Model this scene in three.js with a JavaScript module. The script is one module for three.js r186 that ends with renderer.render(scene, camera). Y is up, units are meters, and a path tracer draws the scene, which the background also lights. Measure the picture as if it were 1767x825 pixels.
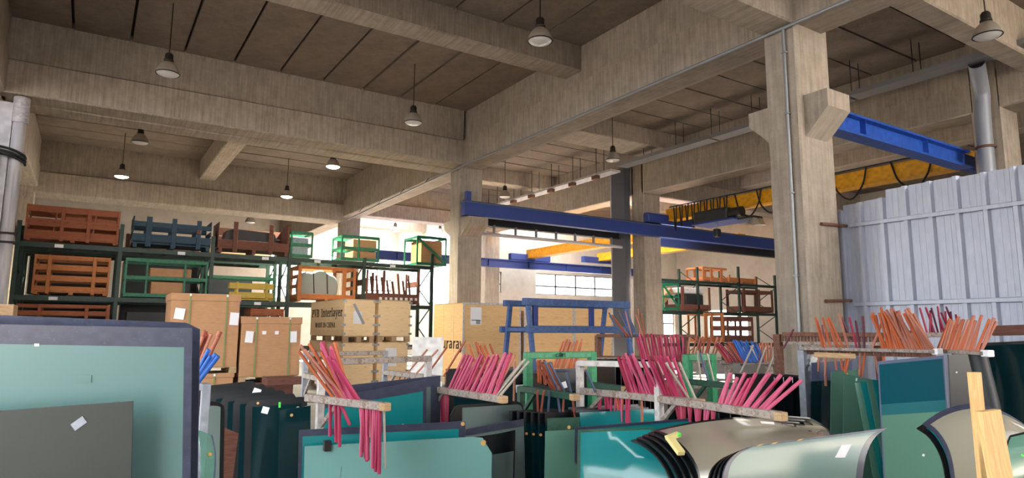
import * as THREE from 'three';
import { mergeGeometries } from 'three/addons/utils/BufferGeometryUtils.js';
import { RoundedBoxGeometry } from 'three/addons/geometries/RoundedBoxGeometry.js';
import { FontLoader } from 'three/addons/loaders/FontLoader.js';
import { TextGeometry } from 'three/addons/geometries/TextGeometry.js';

// ---------------------------------------------------------------- camera, sky, exposure
const scene = new THREE.Scene();
const camera = new THREE.PerspectiveCamera(40.08, 1767 / 825, 0.05, 200);
camera.position.set(0, 1.7, 0);
{
  const yaw = 0.57035, pitch = 0.13729, roll = 0.00573;
  camera.rotation.set(pitch, -yaw, roll, 'YXZ');
}
scene.background = new THREE.Color(0.93, 0.97, 1.0);     // bright overcast sky
scene.backgroundIntensity = 5.0;
const sun = new THREE.DirectionalLight('#fff1de', 150);      // hazy sun from the far side, falling in through the rooflights
sun.position.set(22, 60, -64); sun.target.position.set(8, 0, -18); sun.castShadow = true; sun.shadow.radius = 3; sun.shadow.mapSize.set(4096, 4096);
Object.assign(sun.shadow.camera, { left: -45, right: 45, top: 45, bottom: -45, near: 1, far: 160 }); scene.add(sun, sun.target);
const renderer = new THREE.WebGLRenderer({ antialias: true });
renderer.toneMapping = THREE.LinearToneMapping;
renderer.toneMappingExposure = 1.95;
renderer.shadowMap.enabled = true;

// ---------------------------------------------------------------- helpers
let seed = 20240611;
function rnd() { seed |= 0; seed = seed + 0x6D2B79F5 | 0; let t = Math.imul(seed ^ seed >>> 15, 1 | seed); t = t + Math.imul(t ^ t >>> 7, 61 | t) ^ t; return ((t ^ t >>> 14) >>> 0) / 4294967296; }
const rr = (a, b) => a + (b - a) * rnd();
const used = {};
function numbered(n) { if (!(n in used)) { used[n] = 0; return n; } used[n]++; return n + '_' + String(used[n]).padStart(3, '0'); }
const V = (a) => new THREE.Vector3(a[0], a[1], a[2]);

// tiling value noise
function noiseGrid(n, s) {
  let q = s; const r = () => { q = (q * 1664525 + 1013904223) >>> 0; return q / 4294967296; };
  const g = new Float32Array(n * n).map(() => r());
  return (x, y) => {
    x = ((x % 1) + 1) % 1 * n; y = ((y % 1) + 1) % 1 * n;
    const i = Math.floor(x), j = Math.floor(y); let u = x - i, v = y - j; u = u * u * (3 - 2 * u); v = v * v * (3 - 2 * v);
    const a = g[(j % n) * n + i % n], b = g[(j % n) * n + (i + 1) % n], c = g[((j + 1) % n) * n + i % n], d = g[((j + 1) % n) * n + (i + 1) % n];
    return (a + (b - a) * u) * (1 - v) + (c + (d - c) * u) * v;
  };
}
function tex(w, h, fn, metres, srgb = true, metresY = metres) {
  const d = new Uint8Array(w * h * 4);
  for (let j = 0; j < h; j++) for (let i = 0; i < w; i++) {
    const c = fn(i / w, j / h), k = (j * w + i) * 4;
    d[k] = Math.max(0, Math.min(255, c[0])); d[k + 1] = Math.max(0, Math.min(255, c[1])); d[k + 2] = Math.max(0, Math.min(255, c[2])); d[k + 3] = 255;
  }
  const t = new THREE.DataTexture(d, w, h);
  t.wrapS = t.wrapT = THREE.RepeatWrapping; t.magFilter = THREE.LinearFilter; t.minFilter = THREE.LinearMipmapLinearFilter; t.generateMipmaps = true;
  if (srgb) t.colorSpace = THREE.SRGBColorSpace;
  t.repeat.set(1 / metres, 1 / metresY); t.needsUpdate = true;
  return t;
}
const n4 = noiseGrid(4, 3), n8 = noiseGrid(8, 11), n16 = noiseGrid(16, 5), n32 = noiseGrid(32, 7), n64 = noiseGrid(64, 9), n128 = noiseGrid(128, 13), n256 = noiseGrid(256, 17);
const fbm = (x, y) => n8(x, y) * .4 + n16(x, y) * .25 + n32(x, y) * .18 + n64(x, y) * .1 + n128(x, y) * .07;
const mix3 = (a, b, t) => [a[0] + (b[0] - a[0]) * t, a[1] + (b[1] - a[1]) * t, a[2] + (b[2] - a[2]) * t];
// board-marked concrete with vertical streaks (v is up)
function concreteTex(base, dark, streak, metres) {
  return tex(512, 512, (u, v) => {
    const bl = fbm(u, v), st = n64(u, v * .06) * .6 + n128(u * 1, v * .03) * .4, sp = n256(u, v);
    let t = bl * .55 + st * streak + (sp - .5) * .16;
    let c = mix3(base, dark, Math.max(0, Math.min(1, t * 1.5 - .35)));
    if (n256(u + .3, v + .7) > .965) c = mix3(c, [60, 54, 48], .5);
    return c;
  }, metres);
}
const bumpNoise = (metres) => tex(256, 256, (u, v) => { const g = 110 + 70 * (n32(u, v) - .5) + 90 * (n128(u, v) - .5); return [g, g, g]; }, metres, false);
const bump1 = bumpNoise(1.4);
function std(o) { return new THREE.MeshStandardMaterial(o); }
function phys(o) { return new THREE.MeshPhysicalMaterial(o); }
function woodTex(a, b, metres) {   // grain runs along u
  return tex(512, 256, (u, v) => {
    const w = v * 9 + n8(u * .5, v) * 1.4 + n32(u * .25, v) * .5, g = .5 + .5 * Math.sin(w * 6.283 * 2);
    let t = g * .35 + n128(u * .08, v) * .4 + n64(u * .1, v) * .25 + (n256(u * .3, v) - .5) * .2;
    const kx = u * 3 % 1 - .5, ky = v * 2 % 1 - .42, k = Math.exp(-(kx * kx * 90 + ky * ky * 260));
    return mix3(a, b, Math.min(1, t + k * .7));
  }, metres, true, metres * .5);
}
function patchTex(a, b, c, metres, amount = .5) {   // chipped paint: a paint, b chips, c speckle
  return tex(256, 256, (u, v) => {
    const p = fbm(u, v) + (n64(u + .2, v) - .5) * .5;
    let q = mix3(a, [a[0] * .82, a[1] * .82, a[2] * .84], n16(u, v));
    if (p > 1 - amount * .9) q = mix3(q, b, .75);
    if (n64(u, v) > .86) q = mix3(q, c, .35);
    return q;
  }, metres);
}
const slabTex = (a, b) => tex(512, 512, (u, v) => mix3(a, b, fbm(u, v) * .7 + n256(u * .25, v) * .35), 2.4);
const M = {
  concrete: std({ map: concreteTex([170, 158, 146], [126, 117, 107], .45, 2.6), bumpMap: bump1, bumpScale: .004, roughness: .93 }),
  concreteWarm: std({ map: concreteTex([170, 158, 147], [126, 117, 108], .5, 2.2), bumpMap: bump1, bumpScale: .005, roughness: .95 }),
  slab: std({ map: slabTex([142, 129, 117], [98, 87, 78]), bumpMap: bump1, bumpScale: .004, roughness: .95 }),
  yard: std({ map: concreteTex([72, 71, 70], [60, 59, 58], .1, 6), roughness: .9 }),
  joint: std({ color: '#3a332d', roughness: .95 }),
  floor: std({ map: concreteTex([96, 92, 88], [72, 69, 66], .1, 4), roughness: .75 }),
  white: std({ map: patchTex([196, 194, 198], [182, 179, 181], [176, 173, 174], 1.6, .3), roughness: .75 }),
  wallPaint: std({ map: tex(256, 256, (u, v) => mix3([206, 200, 192], [178, 171, 162], fbm(u, v)), 4), roughness: .85 }),
  galv: std({ map: tex(256, 256, (u, v) => { const t = n32(u, v * .3) * .5 + n128(u, v * .05) * .5; return mix3([172, 176, 190], [154, 159, 175], t); }, 1.2), metalness: .35, roughness: .45 }),
  pipe: std({ color: '#8b909c', roughness: .5, metalness: .2 }),
  pipeWhite: std({ map: patchTex([186, 182, 186], [168, 163, 164], [158, 152, 150], 1.1, .35), roughness: .6 }),
  black: std({ color: '#1d1d20', roughness: .55 }),
  rubber: std({ color: '#141416', roughness: .7 }),
  lampMetal: std({ color: '#b9b2aa', roughness: .35, metalness: .55 }),
  lampGlass: phys({ color: '#e4e6e8', roughness: .15, transmission: .35, thickness: 0 }),
  lampDark: std({ color: '#2b2827', roughness: .5, metalness: .4 }),
  blue: std({ color: '#223a80', roughness: .5 }),
  blueBright: std({ map: patchTex([44, 92, 190], [30, 62, 140], [24, 40, 90], 1.5, .25), roughness: .4 }),
  bluePaint: std({ map: patchTex([78, 108, 162], [60, 82, 128], [120, 116, 118], .7, .4), roughness: .55 }),
  yellow: std({ map: patchTex([236, 168, 16], [226, 158, 14], [214, 148, 16], 1.4, .2), roughness: .45 }),
  steelDark: std({ color: '#33363c', roughness: .5, metalness: .5 }),
  steelGrey: std({ color: '#8d9096', roughness: .45, metalness: .5 }),
  rackGreen: std({ map: patchTex([28, 58, 50], [20, 40, 36], [70, 74, 70], .8, .3), roughness: .5 }),
  stillGreen: std({ map: patchTex([24, 118, 84], [16, 84, 62], [60, 70, 60], .7, .3), roughness: .5 }),
  frameGreen: std({ map: patchTex([34, 140, 92], [22, 104, 70], [16, 60, 44], .5, .3), roughness: .45 }),
  darkGreen: std({ map: patchTex([28, 78, 60], [20, 54, 44], [80, 78, 68], .4, .4), roughness: .55 }),
  worn: std({ map: patchTex([166, 154, 146], [116, 94, 80], [104, 86, 76], .5, .5), roughness: .75, bumpMap: bump1, bumpScale: .001 }),
  wornWhite: std({ map: patchTex([206, 202, 200], [166, 150, 140], [150, 138, 130], .6, .35), roughness: .65 }),
  zinc: std({ map: patchTex([150, 156, 166], [132, 137, 146], [124, 126, 130], .6, .4), roughness: .5, metalness: .3 }),
  rust: std({ map: patchTex([122, 84, 68], [88, 56, 44], [60, 44, 40], .4, .5), roughness: .85 }),
  orangeWood: std({ map: woodTex([204, 134, 80], [156, 92, 50], .9), roughness: .7 }),
  redWood: std({ map: woodTex([176, 104, 70], [126, 70, 46], .9), roughness: .75 }),
  brownWood: std({ map: woodTex([126, 80, 66], [82, 50, 42], .9), roughness: .8 }),
  blueWood: std({ map: woodTex([58, 84, 104], [38, 58, 74], .9), roughness: .8 }),
  yellowWood: std({ map: woodTex([214, 190, 96], [176, 150, 66], .9), roughness: .75 }),
  pine: std({ map: woodTex([236, 198, 140], [206, 158, 98], .8), roughness: .65 }),
  palletWood: std({ map: woodTex([198, 168, 130], [152, 122, 90], .8), roughness: .8 }),
  ply: std({ map: woodTex([244, 216, 172], [226, 190, 142], 1.3), roughness: .7 }),
    plyBoard: std({ map: woodTex([236, 198, 148], [212, 166, 112], 1.6), roughness: .7 }),
  carton: std({ map: tex(256, 256, (u, v) => { const t = fbm(u, v) * .6 + n128(u * .1, v) * .4; return mix3([190, 146, 108], [166, 124, 90], t); }, 1.1), roughness: .85 }),
  paper: std({ color: '#e9e9ee', roughness: .8 }),
  ink: std({ color: '#2a211c', roughness: .9 }),
  inkGreen: std({ color: '#123a2a', roughness: .9 }),
  strap: std({ color: '#6f8a52', roughness: .5 }),
  whiteBoard: std({ map: patchTex([232, 230, 226], [216, 210, 200], [196, 190, 180], 1.2, .3), roughness: .6 }),
  cork: std({ color: '#c79a5c', roughness: .9 }),
  frit: std({ map: patchTex([62, 66, 86], [52, 56, 74], [86, 90, 104], .5, .3), roughness: .3 }),
  fritBlack: std({ map: patchTex([20, 22, 26], [14, 15, 18], [40, 42, 46], .5, .25), roughness: .25 }),
  magenta: std({ color: '#ac3158', roughness: .5 }),
  pink: std({ color: '#bd5274', roughness: .55 }),
  crimson: std({ color: '#9a2b46', roughness: .55 }),
  orange: std({ color: '#bb6038', roughness: .6 }),
  salmon: std({ color: '#ae6f5b', roughness: .65 }),
  maroon: std({ color: '#5a2136', roughness: .55 }),
  rodBlue: std({ color: '#2d62b4', roughness: .5 }),
  rodGrey: std({ color: '#a49c90', roughness: .6, metalness: .3 }),
  rodBrown: std({ color: '#9c4f3a', roughness: .65 }),
  lime: std({ color: '#4fd24a', roughness: .6 }),
  tapeYellow: std({ color: '#d9c98a', roughness: .7 }),
  tarp: std({ color: '#22252a', roughness: .55 }),
  postGrey: std({ color: '#4a4d59', roughness: .5 }),
  slateBlue: std({ color: '#4b5672', roughness: .5 }),
};
function glassMat(hex, tr, rough = .08) { return phys({ color: hex, transmission: tr, thickness: 0, roughness: rough, ior: 1.5, specularIntensity: 1, side: THREE.DoubleSide }); }
const G = {
  clear: glassMat('#a9d6cc', .78), teal: glassMat('#5fb0a8', .55), deep: glassMat('#1d8f94', .3), dark: glassMat('#0d3036', .3, .06), mist: glassMat('#7f9c98', .35, .28), tintMid: glassMat('#2f7680', .3, .1),
  dusty: glassMat('#86bcb8', .4, .22), grey: glassMat('#8fa3a0', .5, .12), beige: glassMat('#a8a293', .3, .12), tint: glassMat('#0d4f60', .15, .08), green: glassMat('#6ea08f', .4, .14), film: glassMat('#648584', .25, .3), window: glassMat('#ffffff', 1, 0),
};

function metreUV(g) {   // uv in metres by the face's main direction
  if (g.index) g = g.toNonIndexed();
  const p = g.attributes.position, n = g.attributes.normal, uv = new Float32Array(p.count * 2);
  for (let i = 0; i < p.count; i++) {
    const ax = Math.abs(n.getX(i)), ay = Math.abs(n.getY(i)), az = Math.abs(n.getZ(i));
    if (ay >= ax && ay >= az) { uv[2 * i] = p.getX(i); uv[2 * i + 1] = p.getZ(i); }
    else if (ax >= az) { uv[2 * i] = p.getZ(i); uv[2 * i + 1] = p.getY(i); }
    else { uv[2 * i] = p.getX(i); uv[2 * i + 1] = p.getY(i); }
  }
  g.setAttribute('uv', new THREE.BufferAttribute(uv, 2));
  return g;
}
function bx(x0, x1, y0, y1, z0, z1) {
  const g = new THREE.BoxGeometry(Math.abs(x1 - x0), Math.abs(y1 - y0), Math.abs(z1 - z0)); g.translate((x0 + x1) / 2, (y0 + y1) / 2, (z0 + z1) / 2); return metreUV(g);
}
function rbx(x0, x1, y0, y1, z0, z1, r = .006) {
  const g = new RoundedBoxGeometry(Math.abs(x1 - x0), Math.abs(y1 - y0), Math.abs(z1 - z0), 1, r); g.translate((x0 + x1) / 2, (y0 + y1) / 2, (z0 + z1) / 2); return metreUV(g);
}
function barGeo(a, b, w, h, up = [0, 1, 0]) {   // chamfered bar between two points, grain along it
  const A = V(a), B = V(b), L = A.distanceTo(B), g = metreUV(new RoundedBoxGeometry(L, h, w, 1, Math.min(w, h) * .12));
  const x = B.clone().sub(A).normalize(); let u = V(up); if (Math.abs(u.dot(x)) > .95) u = new THREE.Vector3(0, 0, 1);
  const z = x.clone().cross(u).normalize(), y = z.clone().cross(x);
  const m = new THREE.Matrix4().makeBasis(x, y, z).setPosition(A.add(B).multiplyScalar(.5)); g.applyMatrix4(m); return g;
}
function tubeGeo(a, b, r, seg = 8) {
  const A = V(a), B = V(b), L = A.distanceTo(B), g = new THREE.CylinderGeometry(r, r, L, seg, 1), d = B.clone().sub(A).normalize();
  g.applyQuaternion(new THREE.Quaternion().setFromUnitVectors(new THREE.Vector3(0, 1, 0), d)); g.translate((A.x + B.x) / 2, (A.y + B.y) / 2, (A.z + B.z) / 2); return g.toNonIndexed();
}
function curveGeo(pts, r, seg = 24, rad = 6) { return new THREE.TubeGeometry(new THREE.CatmullRomCurve3(pts.map(V)), seg, r, rad, false).toNonIndexed(); }
function lathe(pts, seg = 20) { return new THREE.LatheGeometry(pts.map((p) => new THREE.Vector2(p[0], p[1])), seg).toNonIndexed(); }
const worldSet = new WeakMap();
function mesh(name, geo, mat, parent) {
  const o = new THREE.Mesh(Array.isArray(geo) ? mergeGeometries(geo.map((g) => { g = g.index ? g.toNonIndexed() : g; for (const k of Object.keys(g.attributes)) if (!['position', 'normal', 'uv'].includes(k)) g.deleteAttribute(k); return g; })) : geo, mat);
  o.castShadow = o.receiveShadow = true; o.name = parent === scene ? numbered(name) : name; parent.add(o);
  const b = worldSet.get(parent); if (b) o.position.set(-b[0], -b[1], -b[2]);
  if (b) worldSet.set(o, [0, 0, 0]);
  return o;
}
function part(name, geo, mat, parent, label) { const o = mesh(name, geo, mat, parent); if (label) o.userData.label = label; return o; }
function struct(name, geo, mat) { const o = mesh(name, geo, mat, scene); o.userData.kind = 'structure'; return o; }
function tag(o, label, category, group) { o.userData.label = label; o.userData.category = category; if (group) o.userData.group = group; return o; }
function thing(name, label, category, at = [0, 0, 0], turn = 0, group) {
  const o = new THREE.Group(); o.name = numbered(name); o.position.set(...at); o.rotation.y = turn; scene.add(o); return tag(o, label, category, group);
}
function worldThing(name, label, category, at, group) { const o = thing(name, label, category, at, 0, group); worldSet.set(o, at); return o; }   // parts given in world coordinates
function copyOf(src, at, turn, label, group) {
  const c = src.clone(); c.name = numbered(src.name.replace(/_\d{3}$/, ''));
  scene.add(c); c.position.set(...at); c.rotation.y = turn; c.userData = { ...src.userData, label: label || src.userData.label }; if (group) c.userData.group = group; return c;
}
function profile(pts, axis, a0, a1) {   // polygon extruded along x or z; pts are [across, height]
  const s = new THREE.Shape(pts.map((p) => new THREE.Vector2(p[0], p[1]))), g = new THREE.ExtrudeGeometry(s, { depth: Math.abs(a1 - a0), bevelEnabled: false });
  if (axis === 'z') g.translate(0, 0, Math.min(a0, a1)); else { g.rotateY(Math.PI / 2); g.scale(1, 1, -1); g.translate(Math.min(a0, a1), 0, 0); const ix = g.index; const p = g.toNonIndexed ? (ix ? g.toNonIndexed() : g) : g; flip(p); p.computeVertexNormals(); return metreUV(p); }
  g.computeVertexNormals(); return metreUV(g);
}
function flip(g) { for (const k of Object.keys(g.attributes)) { const a = g.attributes[k], s = a.itemSize; for (let i = 0; i < a.count; i += 3) for (let c = 0; c < s; c++) { const t = a.array[(i + 1) * s + c]; a.array[(i + 1) * s + c] = a.array[(i + 2) * s + c]; a.array[(i + 2) * s + c] = t; } } }
const fontSerif = await new FontLoader().loadAsync('fonts/droid/droid_serif_bold.typeface.json');
const fontSans = await new FontLoader().loadAsync('fonts/droid/droid_sans_bold.typeface.json');
function letters(txt, size, font, depth = .004) { const g = new TextGeometry(txt, { font, size, depth, curveSegments: 3, bevelEnabled: false }); g.computeBoundingBox(); const b = g.boundingBox; g.translate(-(b.min.x + b.max.x) / 2, -(b.min.y + b.max.y) / 2, 0); return g; }


// ---------------------------------------------------------------- the hall: floor, walls, columns, beams, ceiling
const CEIL = 8.85;
struct('floor', bx(-3.2, 34, -.25, 0, -44, 12.5), M.floor);
struct('ground', bx(-140, 160, -.6, -.3, -170, 140), M.yard);   // asphalt yard round the hall, seen by the light only through the doors
function wallWith(name, along, at, thick, a0, a1, y0, y1, holes, mat) {   // holes: [a0,a1,y0,y1]; wall split into blocks round them
  const xs = [...new Set([a0, a1, ...holes.flatMap((h) => [h[0], h[1]])])].sort((p, q) => p - q), gs = [];
  for (let i = 0; i + 1 < xs.length; i++) {
    const m = (xs[i] + xs[i + 1]) / 2, hs = holes.filter((h) => h[0] < m && h[1] > m).sort((p, q) => p[2] - q[2]); let y = y0;
    for (const h of [...hs, [0, 0, y1, y1]]) { if (h[2] > y + .001) gs.push(along === 'x' ? bx(xs[i], xs[i + 1], y, h[2], at, at + thick) : bx(at, at + thick, y, h[2], xs[i], xs[i + 1])); y = h[3]; }
  }
  return struct(name, gs, mat);
}
wallWith('wall_left', 'z', -3.2, .25, -44, 12.5, 0, 9.4, [[-14.5, -9, 0, 4.2], [-5.5, -.5, 0, 4.2], [-17.5, 11, 6.2, 8.7]], M.wallPaint);   // open goods doors along the yard, out of view
const backWins = [[9.6, 11.9, 3.6, 6.6], [12.6, 15.2, 3.6, 6.6], [15.8, 17.9, 3.6, 6.6]];
wallWith('wall_back', 'x', -44, .3, -3.2, 18.3, 0, 9.4, backWins, M.wallPaint);
wallWith('wall_return', 'z', 18.3, .25, -44, -31.6, 0, 9.4, [[-43, -33, 3.4, 7.6]], M.wallPaint);
const farWins = [[18.75, 19.6, 3.77, 4.95], [21.95, 29.6, 3.77, 5.0], [30.4, 33.4, 1.2, 3.1]];
wallWith('wall_far', 'x', -31.9, .3, 18.3, 34, 0, 9.4, farWins, M.wallPaint);
wallWith('wall_right', 'z', 33.7, .3, -31.9, 12.5, 0, 9.4, [[-29, -26, 1.4, 3.0]], M.wallPaint);
// wall behind the viewer: two tall goods doors standing open and a band of high windows
const frontHoles = [[3.5, 9.0, 0, 4.2], [-2.4, 9.0, 6.3, 8.2], [11.4, 17.6, 0, 5.0], [11.4, 17.6, 6.3, 8.2]];
wallWith('wall_front', 'x', 12.2, .3, -3.2, 34, 0, 9.4, frontHoles, M.wallPaint);
let winNo = 0;
function windowIn(along, at, h, nx, ny, mid) {
  const o = new THREE.Group(); o.name = 'window_' + (++winNo); o.userData.kind = 'structure'; scene.add(o);
  const f = .05, B = (p0, p1, y0, y1, t = .03) => along === 'x' ? bx(p0, p1, y0, y1, at - t, at + t) : bx(at - t, at + t, y0, y1, p0, p1);
  for (let i = 0; i <= nx; i++) { const a = h[0] + (h[1] - h[0]) * i / nx; mesh('mullion', B(a - f, a + f, h[2], h[3]), M.steelGrey, o); }
  for (let j = 0; j <= ny; j++) { const y = h[2] + (h[3] - h[2]) * (mid && j === 1 ? mid : j / ny); mesh('transom', B(h[0], h[1], y - f * .9, y + f * .9), M.steelGrey, o); }
  mesh('pane', B(h[0], h[1], h[2], h[3], .004), G.window, o);
}
for (const h of backWins) windowIn('x', -43.85, h, 2, 4);
windowIn('x', -31.75, farWins[0], 1, 2, .4); windowIn('x', -31.75, farWins[1], 5, 2, .4); windowIn('x', -31.75, farWins[2], 3, 2);
windowIn('x', 12.35, frontHoles[1], 8, 1); windowIn('x', 12.35, frontHoles[3], 5, 1);

// columns (0.95 x 0.65 m) and their corbels
function column(x0, x1, z0, z1, y1, mat, corbels = []) {
  const c = .03, pts = [[x0 + c, -z0], [x1 - c, -z0], [x1, -z0 - c], [x1, -z1 + c], [x1 - c, -z1], [x0 + c, -z1], [x0, -z1 + c], [x0, -z0 - c]];
  const s = new THREE.Shape(pts.map((p) => new THREE.Vector2(p[0], p[1]))), g = new THREE.ExtrudeGeometry(s, { depth: y1, bevelEnabled: false }); g.rotateX(-Math.PI / 2);
  const o = struct('concrete_column', metreUV(g), mat);
  for (const [xa, xb, za, zb, yt, yb, drop] of corbels)   // from column face za out to zb, top yt, full depth to yb, then sloping back to drop
    part('corbel', profile([[-za, drop], [-za, yt], [-zb, yt], [-zb, yb]].map((p) => [-p[0], p[1]]), 'x', xa, xb), mat, o);
  return o;
}
column(9.9, 10.87, -7.04, -6.41, CEIL, M.concrete, [[10.05, 10.7, -6.42, -5.98, 5.72, 5.42, 4.98], [10.0, 10.7, -7.03, -7.5, 5.68, 5.42, 4.98]]);
column(9.9, 10.78, -19.3, -18.65, CEIL, M.concreteWarm, [[9.97, 10.7, -18.66, -18.12, 5.3, 5.05, 4.7], [9.97, 10.7, -19.29, -19.85, 5.3, 5.05, 4.7]]);
column(18.0, 18.9, -19.2, -18.5, CEIL, M.concreteWarm);
column(18.0, 18.9, -7.05, -6.4, CEIL, M.concrete);
column(9.9, 10.8, -31.2, -30.5, CEIL, M.concreteWarm, [[9.97, 10.7, -30.51, -30.0, 5.0, 4.8, 4.5]]);
column(18.0, 18.9, -31.4, -30.7, CEIL, M.concreteWarm);
column(-2.95, -2.1, -19.3, -18.65, CEIL, M.concreteWarm);
column(-2.95, -2.1, -31.2, -30.5, CEIL, M.concreteWarm);
column(30, 30.9, -19.3, -18.6, CEIL, M.concreteWarm);
// white painted casing on the near left column
struct('trim_1', bx(-3.0, -1.82, 0, 6.8, -18.66, -18.4), M.white);

// inverted-T beams: along x between z0 (near) and z1 (far); along z between x0 and x1
function beamX(x0, x1, z0, z1, yb, yl, mat, inset = .13) {
  return struct('concrete_beam', profile([[z0 - .03, yb], [z0, yb + .03], [z0, yl], [z0 - inset, yl + .06], [z0 - inset, CEIL + .2], [z1 + inset, CEIL + .2], [z1 + inset, yl + .06], [z1, yl], [z1, yb + .03], [z1 + .03, yb]], 'x', x0, x1), mat);
}
function beamZ(x0, x1, z0, z1, yb, yl, mat, inset = .13) {
  return struct('concrete_beam', profile([[x0 + .03, yb], [x0, yb + .03], [x0, yl], [x0 + inset, yl + .06], [x0 + inset, CEIL + .2], [x1 - inset, CEIL + .2], [x1 - inset, yl + .06], [x1, yl], [x1, yb + .03], [x1 - .03, yb]], 'z', z1, z0), mat);
}
beamX(-3, 9.92, -18.3, -19.03, 7.0, 7.78, M.concreteWarm);            // front beam over the pallet racks
beamX(-3, 9.92, -19.07, -19.78, 6.98, 7.78, M.concreteWarm, .05);
beamX(-3, 9.92, -6.41, -7.04, 7.0, 7.8, M.concrete, .05);
beamX(-3, 9.92, -30.45, -31.9, 6.8, 7.6, M.concreteWarm);
beamX(10.8, 18.1, -30.6, -31.4, 7.2, 7.9, M.concreteWarm);
beamX(18.8, 34, -18.5, -19.2, 7.0, 7.8, M.concreteWarm);
beamZ(9.9, 10.72, -7.0, -18.7, 7.0, 7.85, M.concreteWarm);
beamZ(9.9, 10.72, -19.2, -30.6, 7.0, 7.85, M.concreteWarm);
beamZ(9.9, 10.72, -31.1, -44, 7.0, 7.85, M.concreteWarm);
beamZ(9.9, 10.72, 12.3, -6.45, 7.0, 7.85, M.concrete);
beamZ(18.0, 18.8, -7.0, -18.6, 7.05, 8.35, M.concrete, .1);
beamZ(18.0, 18.8, 12.3, -6.45, 7.05, 8.35, M.concrete, .1);
beamZ(18.0, 18.8, -19.1, -30.8, 7.05, 8.35, M.concreteWarm, .1);
beamZ(-3.0, -2.0, -18.7, -30.6, 7.0, 7.85, M.concreteWarm, .05);
beamZ(-3.0, -2.0, 12.3, -18.7, 7.0, 7.85, M.concreteWarm, .05);
// secondary beams
function purlinX(x0, x1, z0, z1, yb, mat) { return struct('secondary_beam', profile([[z0 - .03, yb], [z0, yb + .03], [z0, CEIL + .1], [z1, CEIL + .1], [z1, yb + .03], [z1 + .03, yb]], 'x', x0, x1), mat); }
function purlinZ(x0, x1, z0, z1, yb, mat) { return struct('secondary_beam', profile([[x0 + .03, yb], [x0, yb + .03], [x0, CEIL + .1], [x1, CEIL + .1], [x1, yb + .03], [x1 - .03, yb]], 'z', z1, z0), mat); }
purlinX(-2.1, 10.05, -12.42, -13.1, 8.2, M.concreteWarm);
purlinZ(3.55, 4.2, -19.7, -30.6, 8.05, M.concreteWarm);
purlinX(10.6, 18.1, -16.5, -17.9, 8.25, M.concreteWarm);
purlinX(10.6, 18.1, -5.45, -5.95, 7.75, M.concrete);
purlinX(10.6, 18.1, -24.5, -25.2, 8.2, M.concreteWarm);
purlinX(10.6, 18.3, -35, -35.7, 8.0, M.concreteWarm);
purlinX(10.6, 18.3, -39, -39.7, 8.0, M.concreteWarm);
purlinX(-2.1, 10.05, -36.5, -37.2, 8.0, M.concreteWarm);
purlinZ(24, 24.7, -7, -18.6, 8.0, M.concreteWarm);
purlinX(18.7, 33.8, -24.6, -25.1, 8.0, M.concreteWarm);

// ceiling: hollow-core slabs lying side by side with open joints, roof deck above; rooflights over the far aisle
const roofHoles = [[-35.0, -31.6], [-39, -35.8], [-43.4, -39.9]];
const ceiling = struct('ceiling', [bx(-3.2, 10.6, CEIL + .16, CEIL + .4, -44, 12.5), bx(10.6, 34, CEIL + .16, CEIL + .4, -19.6, 2.5), bx(10.6, 19.2, CEIL + .16, CEIL + .4, -31.5, -19.6), bx(23.4, 34, CEIL + .16, CEIL + .4, -31.5, -19.6), bx(10.6, 11.6, CEIL + .16, CEIL + .4, 2.5, 12.5), bx(17.4, 34, CEIL + .16, CEIL + .4, 2.5, 12.5), bx(10.6, 11.6, CEIL + .16, CEIL + .4, -44, -31.5), bx(17.3, 34, CEIL + .16, CEIL + .4, -44, -31.5), bx(11.6, 17.3, CEIL + .16, CEIL + .4, -35.9, -34.9), bx(11.6, 17.3, CEIL + .16, CEIL + .4, -40, -38.9), bx(11.6, 17.3, CEIL + .16, CEIL + .4, -44, -43.4)], M.joint);
function slabsAlongZ(x0, x1, z0, z1, n, mat = M.slab) { const w = (x1 - x0) / n; for (let i = 0; i < n; i++) mesh('ceiling_slab', bx(x0 + i * w + .032, x0 + (i + 1) * w - .032, CEIL + rr(-.008, .008), CEIL + .16, z1, z0), mat, ceiling); }
function slabsAlongX(x0, x1, z0, z1, n, mat = M.slab) { const w = (z1 - z0) / n; for (let i = 0; i < n; i++) mesh('ceiling_slab', bx(x0, x1, CEIL + rr(-.008, .008), CEIL + .16, z0 + i * w + .032, z0 + (i + 1) * w - .032), mat, ceiling); }
slabsAlongZ(-2.05, 10.05, -6.9, -12.5, 10); slabsAlongZ(-2.05, 10.05, -13, -18.45, 10); slabsAlongZ(-2.05, 10.05, 12.4, -6.5, 10);
slabsAlongX(-2.05, 3.6, -30.5, -19.6, 9); slabsAlongX(4.15, 10.0, -30.5, -19.6, 9);
slabsAlongX(10.6, 18.1, -16.55, -7, 8); slabsAlongX(10.6, 18.1, -24.5, -17.8, 6); slabsAlongX(10.6, 18.1, -30.8, -25.1, 5); slabsAlongX(10.6, 18.1, -5.5, 2.5, 6); slabsAlongX(10.6, 18.1, -7, -5.9, 1);
slabsAlongX(23.4, 33.7, -31.6, -19, 10); slabsAlongX(18.7, 33.7, -18.6, 12.4, 25); slabsAlongX(-2.05, 10, -43.8, -31.8, 10);

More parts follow.
